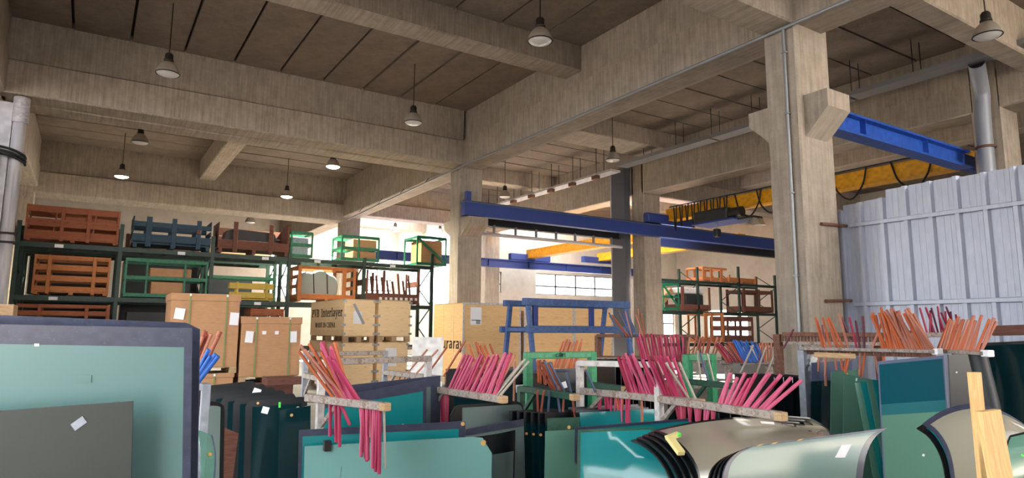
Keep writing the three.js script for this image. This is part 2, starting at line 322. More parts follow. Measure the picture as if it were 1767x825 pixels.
// pendant lamps
function bellLamp(label, x, z, y, lit, group, top = CEIL) {
  const t = thing('high_bay_lamp', label, 'lamp', [x, y, z], 0, group);
  part('reflector', lathe([[.235, -.13], [.245, -.125], [.225, -.05], [.17, .06], [.1, .13], [.095, .13], [.16, .055], [.215, -.055], [.23, -.13]]), M.lampMetal, t);
  part('housing', lathe([[0, .34], [.06, .34], [.085, .3], [.085, .2], [.1, .19], [.1, .13], [0, .13]], 16), M.lampDark, t);
  part('rim', new THREE.TorusGeometry(.238, .012, 6, 24).rotateX(Math.PI / 2).translate(0, -.128, 0), M.lampDark, t);
  const lens = part('lens', lathe([[0, -.2], [.12, -.185], [.2, -.155], [.23, -.125], [.232, -.118], [0, -.118]]), lit ? litLens : M.lampGlass, t);
  part('suspension_rod', tubeGeo([0, .34, 0], [0, top - y, 0], .012, 6), M.lampDark, t);
  if (lit) { const l = new THREE.SpotLight('#fff6d8', 260, 0, 1.25, .6, 2); l.position.set(x, y - .2, z); l.target.position.set(x, 0, z); l.castShadow = true; l.shadow.radius = 10; scene.add(l, l.target); }
  return t;
}
const litLens = std({ color: '#ffffff', emissive: '#fff8df', emissiveIntensity: 22, roughness: .4 });
bellLamp('unlit bell-shaped lamp hanging low by its rod before the front beam, middle of ceiling', 6.94, -15.77, 7.32, false);
bellLamp('unlit bell lamp hanging in the dark left part of the near ceiling', 1.05, -15.65, 7.34, false);
bellLamp('large unlit bell lamp beside the secondary beam near the top edge', 6.89, -9.78, 7.32, false);
bellLamp('dark unlit bell lamp under the left rack bay ceiling behind the front beam', .9, -22.1, 7.32, false);
bellLamp('glowing bell lamp at the left above the orange crates', .63, -27.6, 7.32, true);
bellLamp('glowing bell lamp nearest behind the front beam, brightest one', 6.65, -21.75, 7.32, true);
bellLamp('glowing bell lamp in front of the second beam, lower of the middle pair', 6.64, -27.95, 7.32, true);
bellLamp('pale bell lamp close to the right edge beside the grey downpipe', 13.69, -4.97, 7.3, false);
bellLamp('bell lamp hanging beside the steel-clad middle column', 13.95, -15.7, 7.3, false);
bellLamp('small unlit bell lamp above the left end of the blue crane rail', 14.2, -22.7, 7.3, false);
bellLamp('small glowing bell lamp just left of the central column', 17.501, -35.35, 7.6, true, undefined, 8.0);
bellLamp('tiny dark bell lamp in the bright far aisle', 14.611, -35.35, 7.456, false, undefined, 8.0);
bellLamp('tiny pale bell lamp half hidden above the brown open crate', 6.3, -33.5, 6.95, false);

// conduits, gutter and downpipes
{
  const p = worldThing('conduit', 'thin grey conduit running down the big right column and along its beam', 'conduit', [9.86, 0, -6.6]);
  part('vertical_run', tubeGeo([9.85, 0, -6.6], [9.85, 6.95, -6.6], .028, 8), M.steelGrey, p);
  part('beam_run', tubeGeo([9.85, 6.96, -2], [9.85, 6.96, -18.4], .035, 8), M.steelGrey, p);
  for (const y of [1.2, 2.6, 4.0, 5.4, 6.5]) part('clip', bx(9.815, 9.895, y, y + .03, -6.64, -6.56), M.steelGrey, p);
}
{
  const p = worldThing('cable_run', 'thin pipe hung below the beam left of the central column', 'pipe', [9.8, 6.75, -18.6]);
  part('pipe', curveGeo([[9.85, 6.95, -18.4], [9.7, 6.85, -20], [9.7, 6.75, -26], [9.8, 6.7, -30.3]], .035), M.steelGrey, p);
  for (const z of [-21, -23.2, -25.4, -27.6]) part('hanger', tubeGeo([9.7, 6.8, z], [9.92, 7.1, z], .012, 5), M.steelDark, p);
}
{
  const g = worldThing('roof_gutter', 'long grey gutter tray running along the right beam under the ceiling', 'gutter', [16.6, 7.85, -12]);
  for (const [a, b] of [[-3.5, -9.2], [-9.3, -13.8], [-13.9, -18.3]]) part('tray', profile([[16.45, 7.98], [16.45, 7.86], [16.95, 7.86], [16.95, 7.98], [16.93, 7.98], [16.93, 7.88], [16.47, 7.88], [16.47, 7.98]], 'z', b, a), M.steelGrey, g);
  for (let z = -4.5; z > -18; z -= 1.55) for (const x of [16.5, 16.9]) part('hanger', tubeGeo([x, 7.95, z], [x, CEIL, z], .012, 5), M.steelDark, g);
}
{
  const g = worldThing('cable_tray', 'pale cable tray with hangers running into the far right aisle', 'cable tray', [16.6, 7.8, -24]);
  part('tray', bx(16.4, 16.9, 7.75, 7.83, -30.3, -18.6), M.white, g);
  for (let z = -19.5; z > -30; z -= 1.5) { for (const x of [16.45, 16.85]) part('hanger', tubeGeo([x, 7.8, z], [x, CEIL, z], .014, 5), M.steelDark, g); part('bracket', bx(16.36, 16.55, 7.6, 7.74, z - .2, z + .1), M.rust, g); }
}
{
  const p = worldThing('downpipe', 'grey round downpipe with elbow on the far right column', 'pipe', [17.6, 0, -6.6]);
  part('pipe', curveGeo([[16.75, 7.86, -6.35], [17.2, 7.7, -6.5], [17.6, 7.35, -6.62], [17.62, 6.9, -6.65], [17.62, 0, -6.65]], .17, 60, 14), M.pipe, p);
  part('clamp', new THREE.TorusGeometry(.19, .03, 6, 20).rotateX(Math.PI / 2).translate(17.62, 6.05, -6.65), M.rust, p);
}
{
  const p = worldThing('downpipe', 'pale downpipe beside the left column with black cable wraps', 'pipe', [-1.68, 0, -18.5]);
  part('pipe', tubeGeo([-1.68, 0, -18.45], [-1.68, 6.55, -18.45], .13, 16), M.pipeWhite, p);
  part('socket', tubeGeo([-1.68, 6.35, -18.45], [-1.68, 6.95, -18.45], .16, 16), M.pipeWhite, p);
  for (const [y, r] of [[5.62, .028], [5.7, .028], [5.55, .03]]) part('cable_wrap', curveGeo([[-3.0, y + .05, -18.36], [-2.2, y + .04, -18.3], [-1.75, y - .02, -18.27], [-1.52, y - .12, -18.35], [-1.5, y - .16, -18.5]], r, 20, 6), M.rubber, p);
  part('cable', curveGeo([[-1.98, 5.6, -18.33], [-2.0, 4.6, -18.33], [-2.05, 3, -18.33], [-2.1, 1, -18.33]], .025, 20, 5), M.rubber, p);
  for (const y of [3.75, 3.55]) part('strap', bx(-1.86, -1.5, y, y + .05, -18.6, -18.3), M.rubber, p);
}
// steel casing next to the middle column
{
  const p = worldThing('steel_post', 'dark blue-grey steel post against the middle column with a thin white pipe', 'post', [17.95, 0, -19.6]);
  part('casing', bx(17.68, 17.97, 0, 8.2, -20.0, -19.25), M.postGrey, p);
  part('thin_pipe', tubeGeo([17.72, 0, -20.08], [17.72, 8.1, -20.08], .045, 8), M.pipeWhite, p);
}


// ---------------------------------------------------------------- cranes
function iBeam(name, label, z, y0, y1, x0, x1, mat, w = .24) {
  const t = worldThing(name, label, 'crane rail', [x0, y0, z]), f = .05;
  part('web', bx(x0, x1, y0 + f, y1 - f, z - .03, z + .03), mat, t); part('top_flange', bx(x0, x1, y1 - f, y1, z - w / 2, z + w / 2), mat, t); part('bottom_flange', bx(x0, x1, y0, y0 + f, z - w / 2, z + w / 2), mat, t);
  for (let x = x0 + .02; x < x1; x += 2.6) part('stiffener', bx(x, x + .02, y0 + f, y1 - f, z - w / 2 + .02, z + w / 2 - .02), mat, t);
  return t;
}
function boxRail(name, label, z, y0, y1, x0, x1, mat, w = .26) {
  const t = worldThing(name, label, 'crane rail', [x0, y0, z]);
  part('girder', bx(x0, x1, y0, y1, z - w / 2, z + w / 2), mat, t); part('top_plate', bx(x0 - .02, x1, y1, y1 + .03, z - w / 2 - .03, z + w / 2 + .03), M.slateBlue, t); part('rail_bar', bx(x0, x1, y1 + .03, y1 + .08, z - .03, z + .03), M.steelDark, t);
  return t;
}
{
  const t = boxRail('crane_rail', 'long blue crane rail starting on the central column, nearest and lowest across the middle', -18.3, 5.33, 5.75, 9.86, 32, M.blue);
  part('end_stop', bx(9.95, 10.12, 5.78, 6.12, -18.38, -18.22), M.blue, t);
}
{
  const t = boxRail('crane_rail', 'dark crane rail with white conductor pipe right behind the first blue rail', -19.65, 5.3, 5.62, 10.3, 17.6, M.steelDark);
  part('conductor_pipe', tubeGeo([10.5, 4.98, -19.45], [17.9, 4.98, -19.45], .06, 8), M.white, t);
  for (let x = 10.8; x < 18; x += .9) part('hanger', bx(x, x + .06, 5.0, 5.32, -19.5, -19.42), M.steelGrey, t);
}
boxRail('crane_rail', 'dark crane rail low behind the first blue rail right of the middle column', -19.75, 5.22, 5.54, 18.95, 32, M.steelDark);
{
  const t = iBeam('crane_rail', 'bright blue crane beam from the big right column to the far right column', -7.3, 5.7, 6.14, 10.72, 18.0, M.blueBright, .34);
}
iBeam('crane_rail', 'blue crane rail in front of the far windows', -30.0, 5.02, 5.46, 9.9, 28.5, M.blue, .3);
function girder(label, x, w, y0, y1, z0, z1) {
  const t = worldThing('crane_girder', label, 'crane', [x, y0, (z0 + z1) / 2]);
  part('box_girder', bx(x, x + w, y0, y1, z1, z0), M.yellow, t); part('top_flange', bx(x - .03, x + w + .03, y1, y1 + .03, z1, z0), M.yellow, t); part('bottom_flange', bx(x - .03, x + w + .03, y0 - .03, y0, z1, z0), M.yellow, t);
  part('end_carriage', rbx(x - 1.1, x + w + 1.1, y0 - .16, y0 + .2, z1 - .15, z1 + .15, .03), M.blue, t); part('end_carriage', rbx(x - 1.1, x + w + 1.1, y0 - .16, y0 + .2, z0 - .15, z0 + .15, .03), M.blue, t);
  return t;
}
{
  const t = girder('yellow overhead crane girder with hanging black cable loops at right', 19, .42, 6.02, 6.42, -7.6, -18.3);
  part('walkway_rail', tubeGeo([18.9, 6.5, -7.8], [18.9, 6.5, -18], .02, 5), M.steelDark, t);
  for (const z of [-8.4, -10.2, -11.6, -12.9, -13.8]) part('cable_loop', curveGeo([[18.9, 6.5, z], [18.88, 5.95, z - .15], [18.86, 5.6, z - .5], [18.88, 5.9, z - .9], [18.9, 6.5, z - 1.1]], .028, 24, 5), M.rubber, t);
  for (let k = 0; k < 9; k++) { const z = -15.2 - k * .3; part('cable_loop', curveGeo([[18.86, 6.5, z], [18.84, 5.75 - (k % 3) * .12, z - .06], [18.86, 6.45, z - .14]], .026, 14, 5), M.rubber, t); }
}
{
  const t = worldThing('crane_hoist', 'dark hoist trolley under the yellow crane girder', 'hoist', [18.9, 5.5, -14.9]);
  part('drum_housing', rbx(18.3, 18.9, 5.55, 5.98, -16.3, -14.8, .08), M.steelDark, t); part('motor', tubeGeo([18.5, 5.75, -14.8], [18.5, 5.75, -14.3], .18, 14), M.lampDark, t);
  part('trolley_frame', bx(18.3, 19.3, 5.5, 5.56, -16.4, -14.5), M.blue, t); part('wheel_bracket', bx(18.85, 18.99, 5.56, 6.0, -15.4, -15.1), M.steelDark, t);
  part('hook_block', rbx(18.5, 18.75, 5.0, 5.3, -15.6, -15.4, .05), M.steelDark, t); part('rope', tubeGeo([18.62, 5.3, -15.5], [18.62, 5.56, -15.5], .02, 5), M.steelGrey, t);
  for (const x of [18.6, 18.86]) { part('work_light', lathe([[.06, .12], [.1, .1], [.2, -.12], [.18, -.12], [.05, .05]], 12).translate(x, 5.36, -13.9), M.lampMetal, t); }
  part('light_arm', bx(18.5, 18.95, 5.48, 5.54, -14.5, -13.85), M.steelDark, t);
}
girder('second yellow crane girder seen under the blue rail near the right column', 25.2, .5, 5.78, 6.18, -19.75, -29.9);
girder('far yellow crane girder above the small window left of the middle column', 20.2, .45, 5.64, 6.04, -19.8, -30.0);

// ---------------------------------------------------------------- pallet racks
function palletRack(label, xs, z0, depth, levels, top, sub) {
  const t = worldThing('pallet_rack', label, 'rack', [(xs[0] + xs[xs.length - 1]) / 2, 0, z0 - depth / 2]), z1 = z0 - depth;
  xs.forEach((x, i) => {
    for (const z of [z0, z1]) { part('upright', bx(x - .05, x + .05, 0, top[i] ?? top[0], z - .05, z + .05), M.rackGreen, t); }
    for (let y = .4, k = 0; y < (top[i] ?? top[0]) - .6; y += .7, k++) part('brace', barGeo([x, y, k % 2 ? z0 : z1], [x, y + .7, k % 2 ? z1 : z0], .03, .04), M.rackGreen, t);
  });
  for (const y of levels) for (let i = 0; i + 1 < xs.length; i++) {
    for (const z of [z0, z1]) part('beam', bx(xs[i] + .05, xs[i + 1] - .05, y - .13, y, z - .04, z + .03), M.rackGreen, t);
    for (let k = 1; k <= 3; k++) { const x = xs[i] + (xs[i + 1] - xs[i]) * k / 4; part('deck_bar', bx(x - .04, x + .04, y - .06, y - .01, z1, z0), M.rackGreen, t); }
    if (sub) { const x = xs[i] + (xs[i + 1] - xs[i]) * rr(.35, .7); part('label_plate', bx(x - .1, x + .1, y - .12, y - .03, z0 + .03, z0 + .04), M.paper, t); }
  }
  return t;
}
palletRack('dark green pallet rack with three beam levels left of the central column', [-1.72, .62, 3.02, 5.3, 7.8, 10.35], -21.5, 1.15, [1.12, 2.53, 3.95], [4.5, 4.6, 4.45, 4.1, 4.1, 4.4], true);
palletRack('dark green pallet rack beyond the middle column on the right', [21.4, 24.3, 27.3, 30.2], -21.5, 1.15, [1.1, 2.6, 4.05], [4.6, 4.7, 4.9, 4.6], false);

// open crate: rows are [y0,y1] fractions of slats on the long sides, ups are [x0,x1] fractions of posts
function openCrate(name, label, cat, x0, x1, y0, y1, z0, depth, mat, rows, ups, o = {}) {
  const t = thing(name, label, cat, [(x0 + x1) / 2, y0, z0 - depth / 2], 0, o.group), w = x1 - x0, h = y1 - y0, d = depth, th = o.th ?? .03, back = o.back ?? true;
  const base = o.base ?? .09, hh = h - base;
  if (base > 0) { for (const k of [-1, 0, 1]) part('runner', bx(k * (w / 2 - .08) - .05, k * (w / 2 - .08) + .05, 0, base - .03, -d / 2 + .02, d / 2 - .02), mat, t); for (let k = 0; k < 6; k++) part('floor_board', bx(-w / 2, w / 2, base - .03, base, -d / 2 + k * d / 6 + .01, -d / 2 + (k + 1) * d / 6 - .01), mat, t); }
  for (const s of back ? [1, -1] : [1]) {
    for (const [a, b] of rows) part('slat', rbx(-w / 2, w / 2, base + hh * a, base + hh * b, s * d / 2 - (s > 0 ? th : 0), s * d / 2 + (s > 0 ? 0 : th), .006), mat, t);
    for (const [a, b] of ups) part('post', rbx(-w / 2 + w * a, -w / 2 + w * b, base * .2, base + hh, s * d / 2 + (s > 0 ? 0 : -th), s * d / 2 + (s > 0 ? th : 0), .006), mat, t);
  }
  for (const s of [-1, 1]) for (const [a, b] of o.sides ?? rows) part('end_slat', rbx(s * w / 2 - (s > 0 ? th : 0), s * w / 2 + (s > 0 ? 0 : th), base + hh * a, base + hh * b, -d / 2 + th, d / 2 - th, .006), mat, t);
  return t;
}
const R3 = [[0, .2], [.4, .6], [.8, 1]], CU = [[0, .05], [.95, 1]];
{
  const t = openCrate('timber_crate', 'reddish timber slat crate on the top rack level, leftmost', 'crate', -1.6, .55, 3.98, 4.95, -21.45, 1.1, M.redWood, [[0, .24], [.36, .6], [.8, 1]], [[0, .025], [.36, .4], [.64, .68], [.97, 1]]);
  part('upper_rail', rbx(-.2, 1.0, .55, .72, .44, .48), M.redWood, t); part('diagonal_post', barGeo([-.45, .1, .46], [-.4, .95, .46], .04, .16), M.redWood, t); part('diagonal_post', barGeo([.45, .1, .46], [.5, .9, .46], .04, .2), M.redWood, t);
}
{
  const t = openCrate('timber_crate', 'dark blue painted timber crate on the top rack level', 'crate', .88, 2.95, 3.98, 4.88, -21.45, 1.1, M.blueWood, [[.05, .34], [.62, .8]], [[.16, .23], [.48, .54], [.8, .86]], { base: .14, sides: R3 });
  part('back_board', bx(-1.0, 1.0, .62, .9, -.52, -.48), M.blueWood, t); part('wheel_stop', rbx(.62, .74, .5, .62, .55, .6, .02), M.rust, t);
}
{
  const t = openCrate('timber_crate', 'brown open-front crate with high ends on the top rack level', 'crate', 3.14, 5.26, 3.98, 4.95, -21.45, 1.1, M.brownWood, [[0, .3]], [[.2, .26], [.7, .76]], { base: .16, back: false, sides: [[0, .95]] });
  part('back_board', bx(-1.04, 1.04, .16, .62, -.53, -.5), M.brownWood, t); part('back_board', bx(-1.04, 1.04, .66, .9, -.53, -.5), M.brownWood, t); part('end_flag', bx(1.0, 1.06, .3, 1.02, -.2, .56), M.brownWood, t);
}
tag(mesh('covered_load', profile([[3.3, 4.2], [3.42, 4.7], [3.6, 4.76], [4.75, 4.72], [4.85, 4.68], [5.02, 4.2]], 'z', -22.4, -21.7), M.tarp, scene), 'black covered load lying in the brown open crate', 'load');
function stillage(label, x0, x1, y0, y1, z0, d, mat, o = {}) {   // welded steel cage
  const t = thing('steel_stillage', label, 'cage', [(x0 + x1) / 2, y0, z0 - d / 2], 0, o.group), w = x1 - x0, h = y1 - y0, r = o.r ?? .05;
  for (const sx of [-1, 1]) for (const sz of [-1, 1]) part('post', bx(sx * w / 2 - r / 2, sx * w / 2 + r / 2, 0, h, sz * d / 2 - r / 2, sz * d / 2 + r / 2), mat, t);
  for (const f of o.rails ?? [.06, .5, .97]) { for (const sz of [-1, 1]) part('rail', bx(-w / 2, w / 2, h * f - r, h * f + r, sz * d / 2 - r * .4, sz * d / 2 + r * .4), mat, t); for (const sx of [-1, 1]) part('rail', bx(sx * w / 2 - r * .4, sx * w / 2 + r * .4, h * f - r * .7, h * f + r * .7, -d / 2, d / 2), mat, t); }
  for (const f of o.ups ?? []) part('upright', bx(-w / 2 + w * f - r / 2, -w / 2 + w * f + r / 2, 0, h, d / 2 - r / 2, d / 2 + r / 2), mat, t);
  if (o.diag) part('diagonal', barGeo([-w / 2, h * .95, d / 2], [w / 2, h * .1, d / 2], .04, .09), mat, t);
  part('floor_plate', bx(-w / 2, w / 2, .02, .05, -d / 2, d / 2), mat, t);
  return t;
}
stillage('green steel cage holding a grey panel on the top rack level', 5.33, 6.0, 3.98, 4.8, -21.5, .9, M.stillGreen);
tag(mesh('grey_panel', rbx(5.4, 5.92, 4.06, 4.66, -22.2, -21.65, .02), M.zinc, scene), 'grey wrapped panel inside the small green cage', 'panel');
stillage('green steel cage with two cartons, on the top rack level before the far column', 7.0, 8.3, 3.98, 4.82, -21.5, 1.0, M.stillGreen, { ups: [.45] });
for (const [a, b, l] of [[4.06, 4.32, 'lower'], [4.42, 4.74, 'upper']]) tag(mesh('carton', rbx(7.4, 8.24, a, b, -22.4, -21.56, .02), M.carton, scene), l + ' brown carton in the green cage before the far column', 'carton');
stillage('green steel cage with a diagonal bar on the top rack level beside the central column', 9.75, 10.9, 3.98, 5.02, -21.5, 1.1, M.stillGreen, { diag: true, rails: [.05, .97] });
tag(mesh('carton', rbx(9.95, 10.8, 4.05, 4.9, -22.5, -21.6, .02), M.carton, scene), 'brown carton in the green cage with the diagonal bar', 'carton');
openCrate('timber_crate', 'light orange timber slat crate on the middle rack level, leftmost', 'crate', -1.32, .42, 2.56, 3.62, -21.45, 1.1, M.orangeWood, [[0, .14], [.28, .44], [.58, .74], [.88, 1]], [[0, .03], [.17, .22], [.76, .81], [.97, 1]]);
stillage('green steel cage with two rows of cartons on the middle rack level', .8, 2.9, 2.56, 3.66, -21.5, 1.05, M.stillGreen, { ups: [.25, .72], rails: [.05, .5, .96] });
for (const [a, b, y0, y1, l] of [[1.45, 2.3, 2.64, 3.02, 'sagging brown carton low in the wide green cage'], [1.4, 2.5, 3.16, 3.42, 'flat brown carton high in the wide green cage']]) tag(mesh('carton', rbx(a, b, y0, y1, -22.4, -21.6, .03), M.carton, scene), l, 'carton');
stillage('bright green steel cage on the middle rack level behind the yellow crate', 3.05, 4.95, 2.56, 3.45, -21.75, .8, M.frameGreen, { rails: [.05, .78], r: .045 });
openCrate('timber_crate', 'yellow timber crate low in the middle rack level', 'crate', 3.55, 4.85, 2.56, 3.1, -21.46, .25, M.yellowWood, [[.05, .4], [.6, .95]], [[.15, .2], [.82, .87]], { base: .03 });
openCrate('timber_crate', 'orange timber crate with a grey padded load on the middle rack level', 'crate', 5.58, 7.5, 2.56, 3.72, -21.45, 1.05, M.orangeWood, [[0, .12], [.9, 1]], [[0, .06], [.76, .83], [.95, 1]], { base: .12, sides: [[0, .12], [.3, .42], [.6, .72], [.9, 1]] });
{
  const s = new THREE.Shape(); s.moveTo(5.78, 2.82); s.bezierCurveTo(5.72, 3.3, 5.8, 3.5, 6.0, 3.5); s.bezierCurveTo(6.1, 3.44, 6.2, 3.5, 6.3, 3.56); s.bezierCurveTo(6.5, 3.62, 6.6, 3.5, 6.72, 3.44); s.bezierCurveTo(7.0, 3.4, 6.98, 3.1, 6.92, 2.82); s.lineTo(5.78, 2.82);
  const g = new THREE.ExtrudeGeometry(s, { depth: .4, bevelEnabled: true, bevelSize: .05, bevelThickness: .06, bevelSegments: 2 }); g.translate(0, 0, -22.2);
  const t = tag(mesh('padded_bundle', metreUV(g), std({ color: '#8f9c9c', roughness: .8 }), scene), 'grey-blue padded bundle with black straps inside the orange crate', 'bundle');
  for (const x of [6.15, 6.6]) part('strap', barGeo([x, 3.5, -21.72], [x + .05, 2.84, -21.72], .03, .02, [0, 0, 1]), M.rubber, t);
}
{
  const t = openCrate('timber_crate', 'dark brown crate with upright dividers on the middle rack level, rightmost', 'crate', 7.86, 9.85, 2.56, 3.7, -21.45, 1.05, M.brownWood, [[0, .24]], [[0, .04], [.3, .35], [.96, 1]], { base: .1, sides: [[0, .2], [.5, .7]] });
  for (let k = 0; k < 9; k++) part('divider', barGeo([-.85 + k * .2, .2, .3], [-.95 + k * .2, rr(.75, 1.1), .3], .06, .07), M.brownWood, t);
  for (let k = 0; k < 8; k++) part('label_plate', bx(-.5 + k * .19, -.4 + k * .19, .13, .22, .53, .535), M.paper, t);
}
openCrate('timber_crate', 'brown timber crate on the lowest rack level behind the big glass', 'crate', -1.6, .5, 1.15, 2.3, -21.45, 1.05, M.redWood, [[.1, .3], [.72, .84], [.92, 1]], [[.22, .26], [.72, .76], [.96, 1]]);
tag(mesh('dark_chest', rbx(.9, 2.4, 1.14, 2.15, -22.4, -21.5, .03), M.tarp, scene), 'black low chest on the lowest rack level beside the tall carton', 'chest');
openCrate('timber_crate', 'brown slat crate on the lowest rack level behind the second tall carton', 'crate', 4.2, 5.2, 1.15, 2.3, -21.45, 1.0, M.redWood, R3, CU);
tag(mesh('pale_case', rbx(-2.0, -1.25, 0, 2.14, -17.2, -16.3, .01), M.palletWood, scene), 'pale wooden case peeping over the big glass at the left edge', 'case');
{
  const t = worldThing('post_bundle', 'leaning brown boards behind the left downpipe', 'boards', [-1.9, 3.98, -22.2]);
  for (let k = 0; k < 4; k++) part('board', barGeo([-1.75 - k * .06, 3.98, -22.0 - k * .1], [-2.05 + k * .05, 5.3 - k * .08, -22.3], .03, .12), M.brownWood, t);
}
// second rack row behind the first, seen between its loads
palletRack('rear dark green pallet rack row behind the loaded one', [-1.72, .62, 3.02, 5.3], -23.4, 1.1, [1.12, 2.53, 3.95], [4.2], false);
for (const [x0, x1, y0, y1, m, l] of [[-1.6, .5, 3.98, 4.7, M.brownWood, 'brown board-sided case behind the reddish slat crate, rear rack row'], [.8, 2.9, 3.98, 4.6, M.brownWood, 'brown board-sided case behind the blue crate, rear rack row'], [3.2, 5.1, 3.98, 4.55, M.palletWood, 'pale board-sided case behind the brown open crate, rear rack row'], [-1.55, .45, 2.56, 3.75, M.tarp, 'black covered case behind the light orange crate, rear rack row'], [.8, 2.9, 2.56, 3.75, M.tarp, 'black covered case behind the wide green cage, rear rack row'], [3.2, 4.6, 2.56, 3.4, M.steelDark, 'dark grey case behind the yellow crate, rear rack row'], [-1.6, .5, 1.15, 2.4, M.tarp, 'black covered case behind the lowest brown crate, rear rack row'], [.8, 2.9, 1.15, 2.4, M.tarp, 'black covered case behind the low chest, rear rack row'], [3.2, 5.1, 1.15, 2.4, M.steelDark, 'dark grey case on the lowest level, rear rack row']]) {
  const t = thing('storage_case', l, 'case', [(x0 + x1) / 2, y0, -23.95]), w = x1 - x0, h = y1 - y0;
  part('body', rbx(-w / 2, w / 2, .08, h, -.48, .48, .02), m, t); for (const k of [-1, 0, 1]) part('runner', bx(k * w * .42 - .05, k * w * .42 + .05, 0, .08, -.46, .46), M.palletWood, t);
}
// far right rack load
openCrate('timber_crate', 'orange timber crate on top of the right-hand rack', 'crate', 24.6, 26.4, 4.05, 4.75, -21.45, 1.0, M.orangeWood, [[0, .2], [.85, 1]], [[0, .07], [.3, .4], [.7, .8]]);
openCrate('timber_crate', 'flat orange timber crate at the right end of the right-hand rack top', 'crate', 26.5, 28.6, 4.05, 4.45, -21.45, 1.0, M.orangeWood, [[0, .6]], CU);
{ const t = stillage('green steel cage with a torn carton on the right-hand rack', 22.0, 23.0, 2.62, 3.85, -21.5, 1.0, M.stillGreen, { diag: true }); part('torn_carton', barGeo([-.35, .4, .1], [.3, .95, .1], .5, .3), M.carton, t); }
{ const t = openCrate('timber_crate', 'brown crate with pale bundles on the middle of the right-hand rack', 'crate', 23.1, 25.1, 2.62, 3.75, -21.45, 1.0, M.brownWood, [[0, .2]], [[0, .1], [.93, 1]]); part('pale_bundle', rbx(-.8, .7, .8, 1.1, -.3, .4, .08), M.whiteBoard, t); part('dark_load', rbx(-.6, .6, .25, .78, -.3, .45, .06), M.tarp, t); }
openCrate('timber_crate', 'tall orange timber crate on the lower level of the right-hand rack', 'crate', 24.6, 26.0, 1.15, 2.55, -21.45, 1.0, M.orangeWood, [[0, .1], [.9, 1]], [[0, .1], [.35, .45], [.88, 1]]);
openCrate('timber_crate', 'brown filled crate on the lower level of the right-hand rack', 'crate', 26.2, 28.2, 1.15, 2.4, -21.45, 1.0, M.brownWood, R3, [[0, .08], [.5, .56], [.93, 1]]);
openCrate('timber_crate', 'dark crate with pale uprights on the middle level, right end of the right-hand rack', 'crate', 27.5, 29.9, 2.62, 3.8, -21.45, 1.0, M.brownWood, [[0, .2], [.8, .95]], [[0, .08], [.5, .56], [.93, 1]]);

// ---------------------------------------------------------------- cartons and plywood cases
function pallet(label, x0, x1, y0, z0, depth, h = .144, group = 'wooden pallets under cases') {
  const t = thing('pallet', label, 'pallet', [(x0 + x1) / 2, y0, z0 - depth / 2], 0, group), w = x1 - x0, d = depth;
  for (let k = 0; k < 5; k++) part('deck_board', rbx(-w / 2, w / 2, h - .022, h, -d / 2 + k * (d - .12) / 4, -d / 2 + k * (d - .12) / 4 + .12, .004), M.palletWood, t);
  for (const kx of [-1, 0, 1]) { for (const kz of [-1, 0, 1]) part('block', rbx(kx * (w / 2 - .07) - .07, kx * (w / 2 - .07) + .07, .022, h - .022, kz * (d / 2 - .07) - .07, kz * (d / 2 - .07) + .07, .004), M.palletWood, t); part('bottom_board', rbx(kx * (w / 2 - .07) - .07, kx * (w / 2 - .07) + .07, 0, .022, -d / 2, d / 2, .004), M.palletWood, t); }
  return t;
}
function carton(label, x0, x1, y0, y1, z0, d, lid, straps, papers) {
  const t = thing('carton', label, 'carton', [(x0 + x1) / 2, y0, z0 - d / 2]), w = x1 - x0, h = y1 - y0;
  part('body', rbx(-w / 2, w / 2, 0, h - .02, -d / 2, d / 2, .012), M.carton, t);
  part('lid', rbx(-w / 2 - .02, w / 2 + .02, h - lid, h, -d / 2 - .02, d / 2 + .02, .012), M.carton, t);
  for (const f of straps) { const x = -w / 2 + w * f, s = part('strap', [bx(x - .012, x + .012, 0, h + .004, d / 2 + .021, d / 2 + .025), bx(x - .012, x + .012, h, h + .004, -d / 2, d / 2 + .025)], M.strap, t); part('buckle', rbx(x - .02, x + .02, h - .06, h - .01, d / 2 + .025, d / 2 + .035, .004), M.paper, s); }
  for (const [fx, fy, pw, ph, tilt] of papers) { const g = new THREE.BoxGeometry(pw, ph, .004); g.rotateZ(tilt); g.translate(-w / 2 + w * fx, h * fy, d / 2 + .026); part('paper_label', g, M.paper, t); }
  return t;
}
pallet('pallet on the floor under the stacked cartons at left', 1.62, 2.85, 0, -16.0, 1.1);
carton('low brown carton under the tall carton', 1.62, 2.85, .144, .7, -16.0, 1.1, .1, [.3, .68], []);
pallet('pallet between the low carton and the tall carton', 1.55, 2.9, .7, -15.98, 1.15);
carton('tall brown carton with two green straps beside the pallet rack, higher of two', 1.5, 2.9, .844, 2.45, -16.0, 1.15, .16, [.26, .8], [[.12, .72, .2, .24, -.12], [.92, .66, .19, .28, -.05]]);
pallet('pallet on a stack under the second tall carton', 2.97, 4.28, .46, -16.0, 1.1);
tag(mesh('timber_block', rbx(2.95, 4.2, 0, .46, -17.05, -16.05, .02), M.brownWood, scene), 'brown timber crate base carrying the second carton pallet', 'base');
carton('brown carton with two green straps beside the plywood cases, lower of two', 2.96, 4.3, .604, 1.96, -16.0, 1.1, .16, [.24, .8], [[.13, .66, .17, .26, -.08], [.87, .66, .15, .26, .03], [.37, .73, .09, .08, 0], [.58, .73, .09, .08, 0]]);
tag(mesh('timber_beam', rbx(3.4, 4.2, .45, .62, -15.7, -15.2, .015), M.brownWood, scene), 'short brown timber lying before the second carton', 'timber');
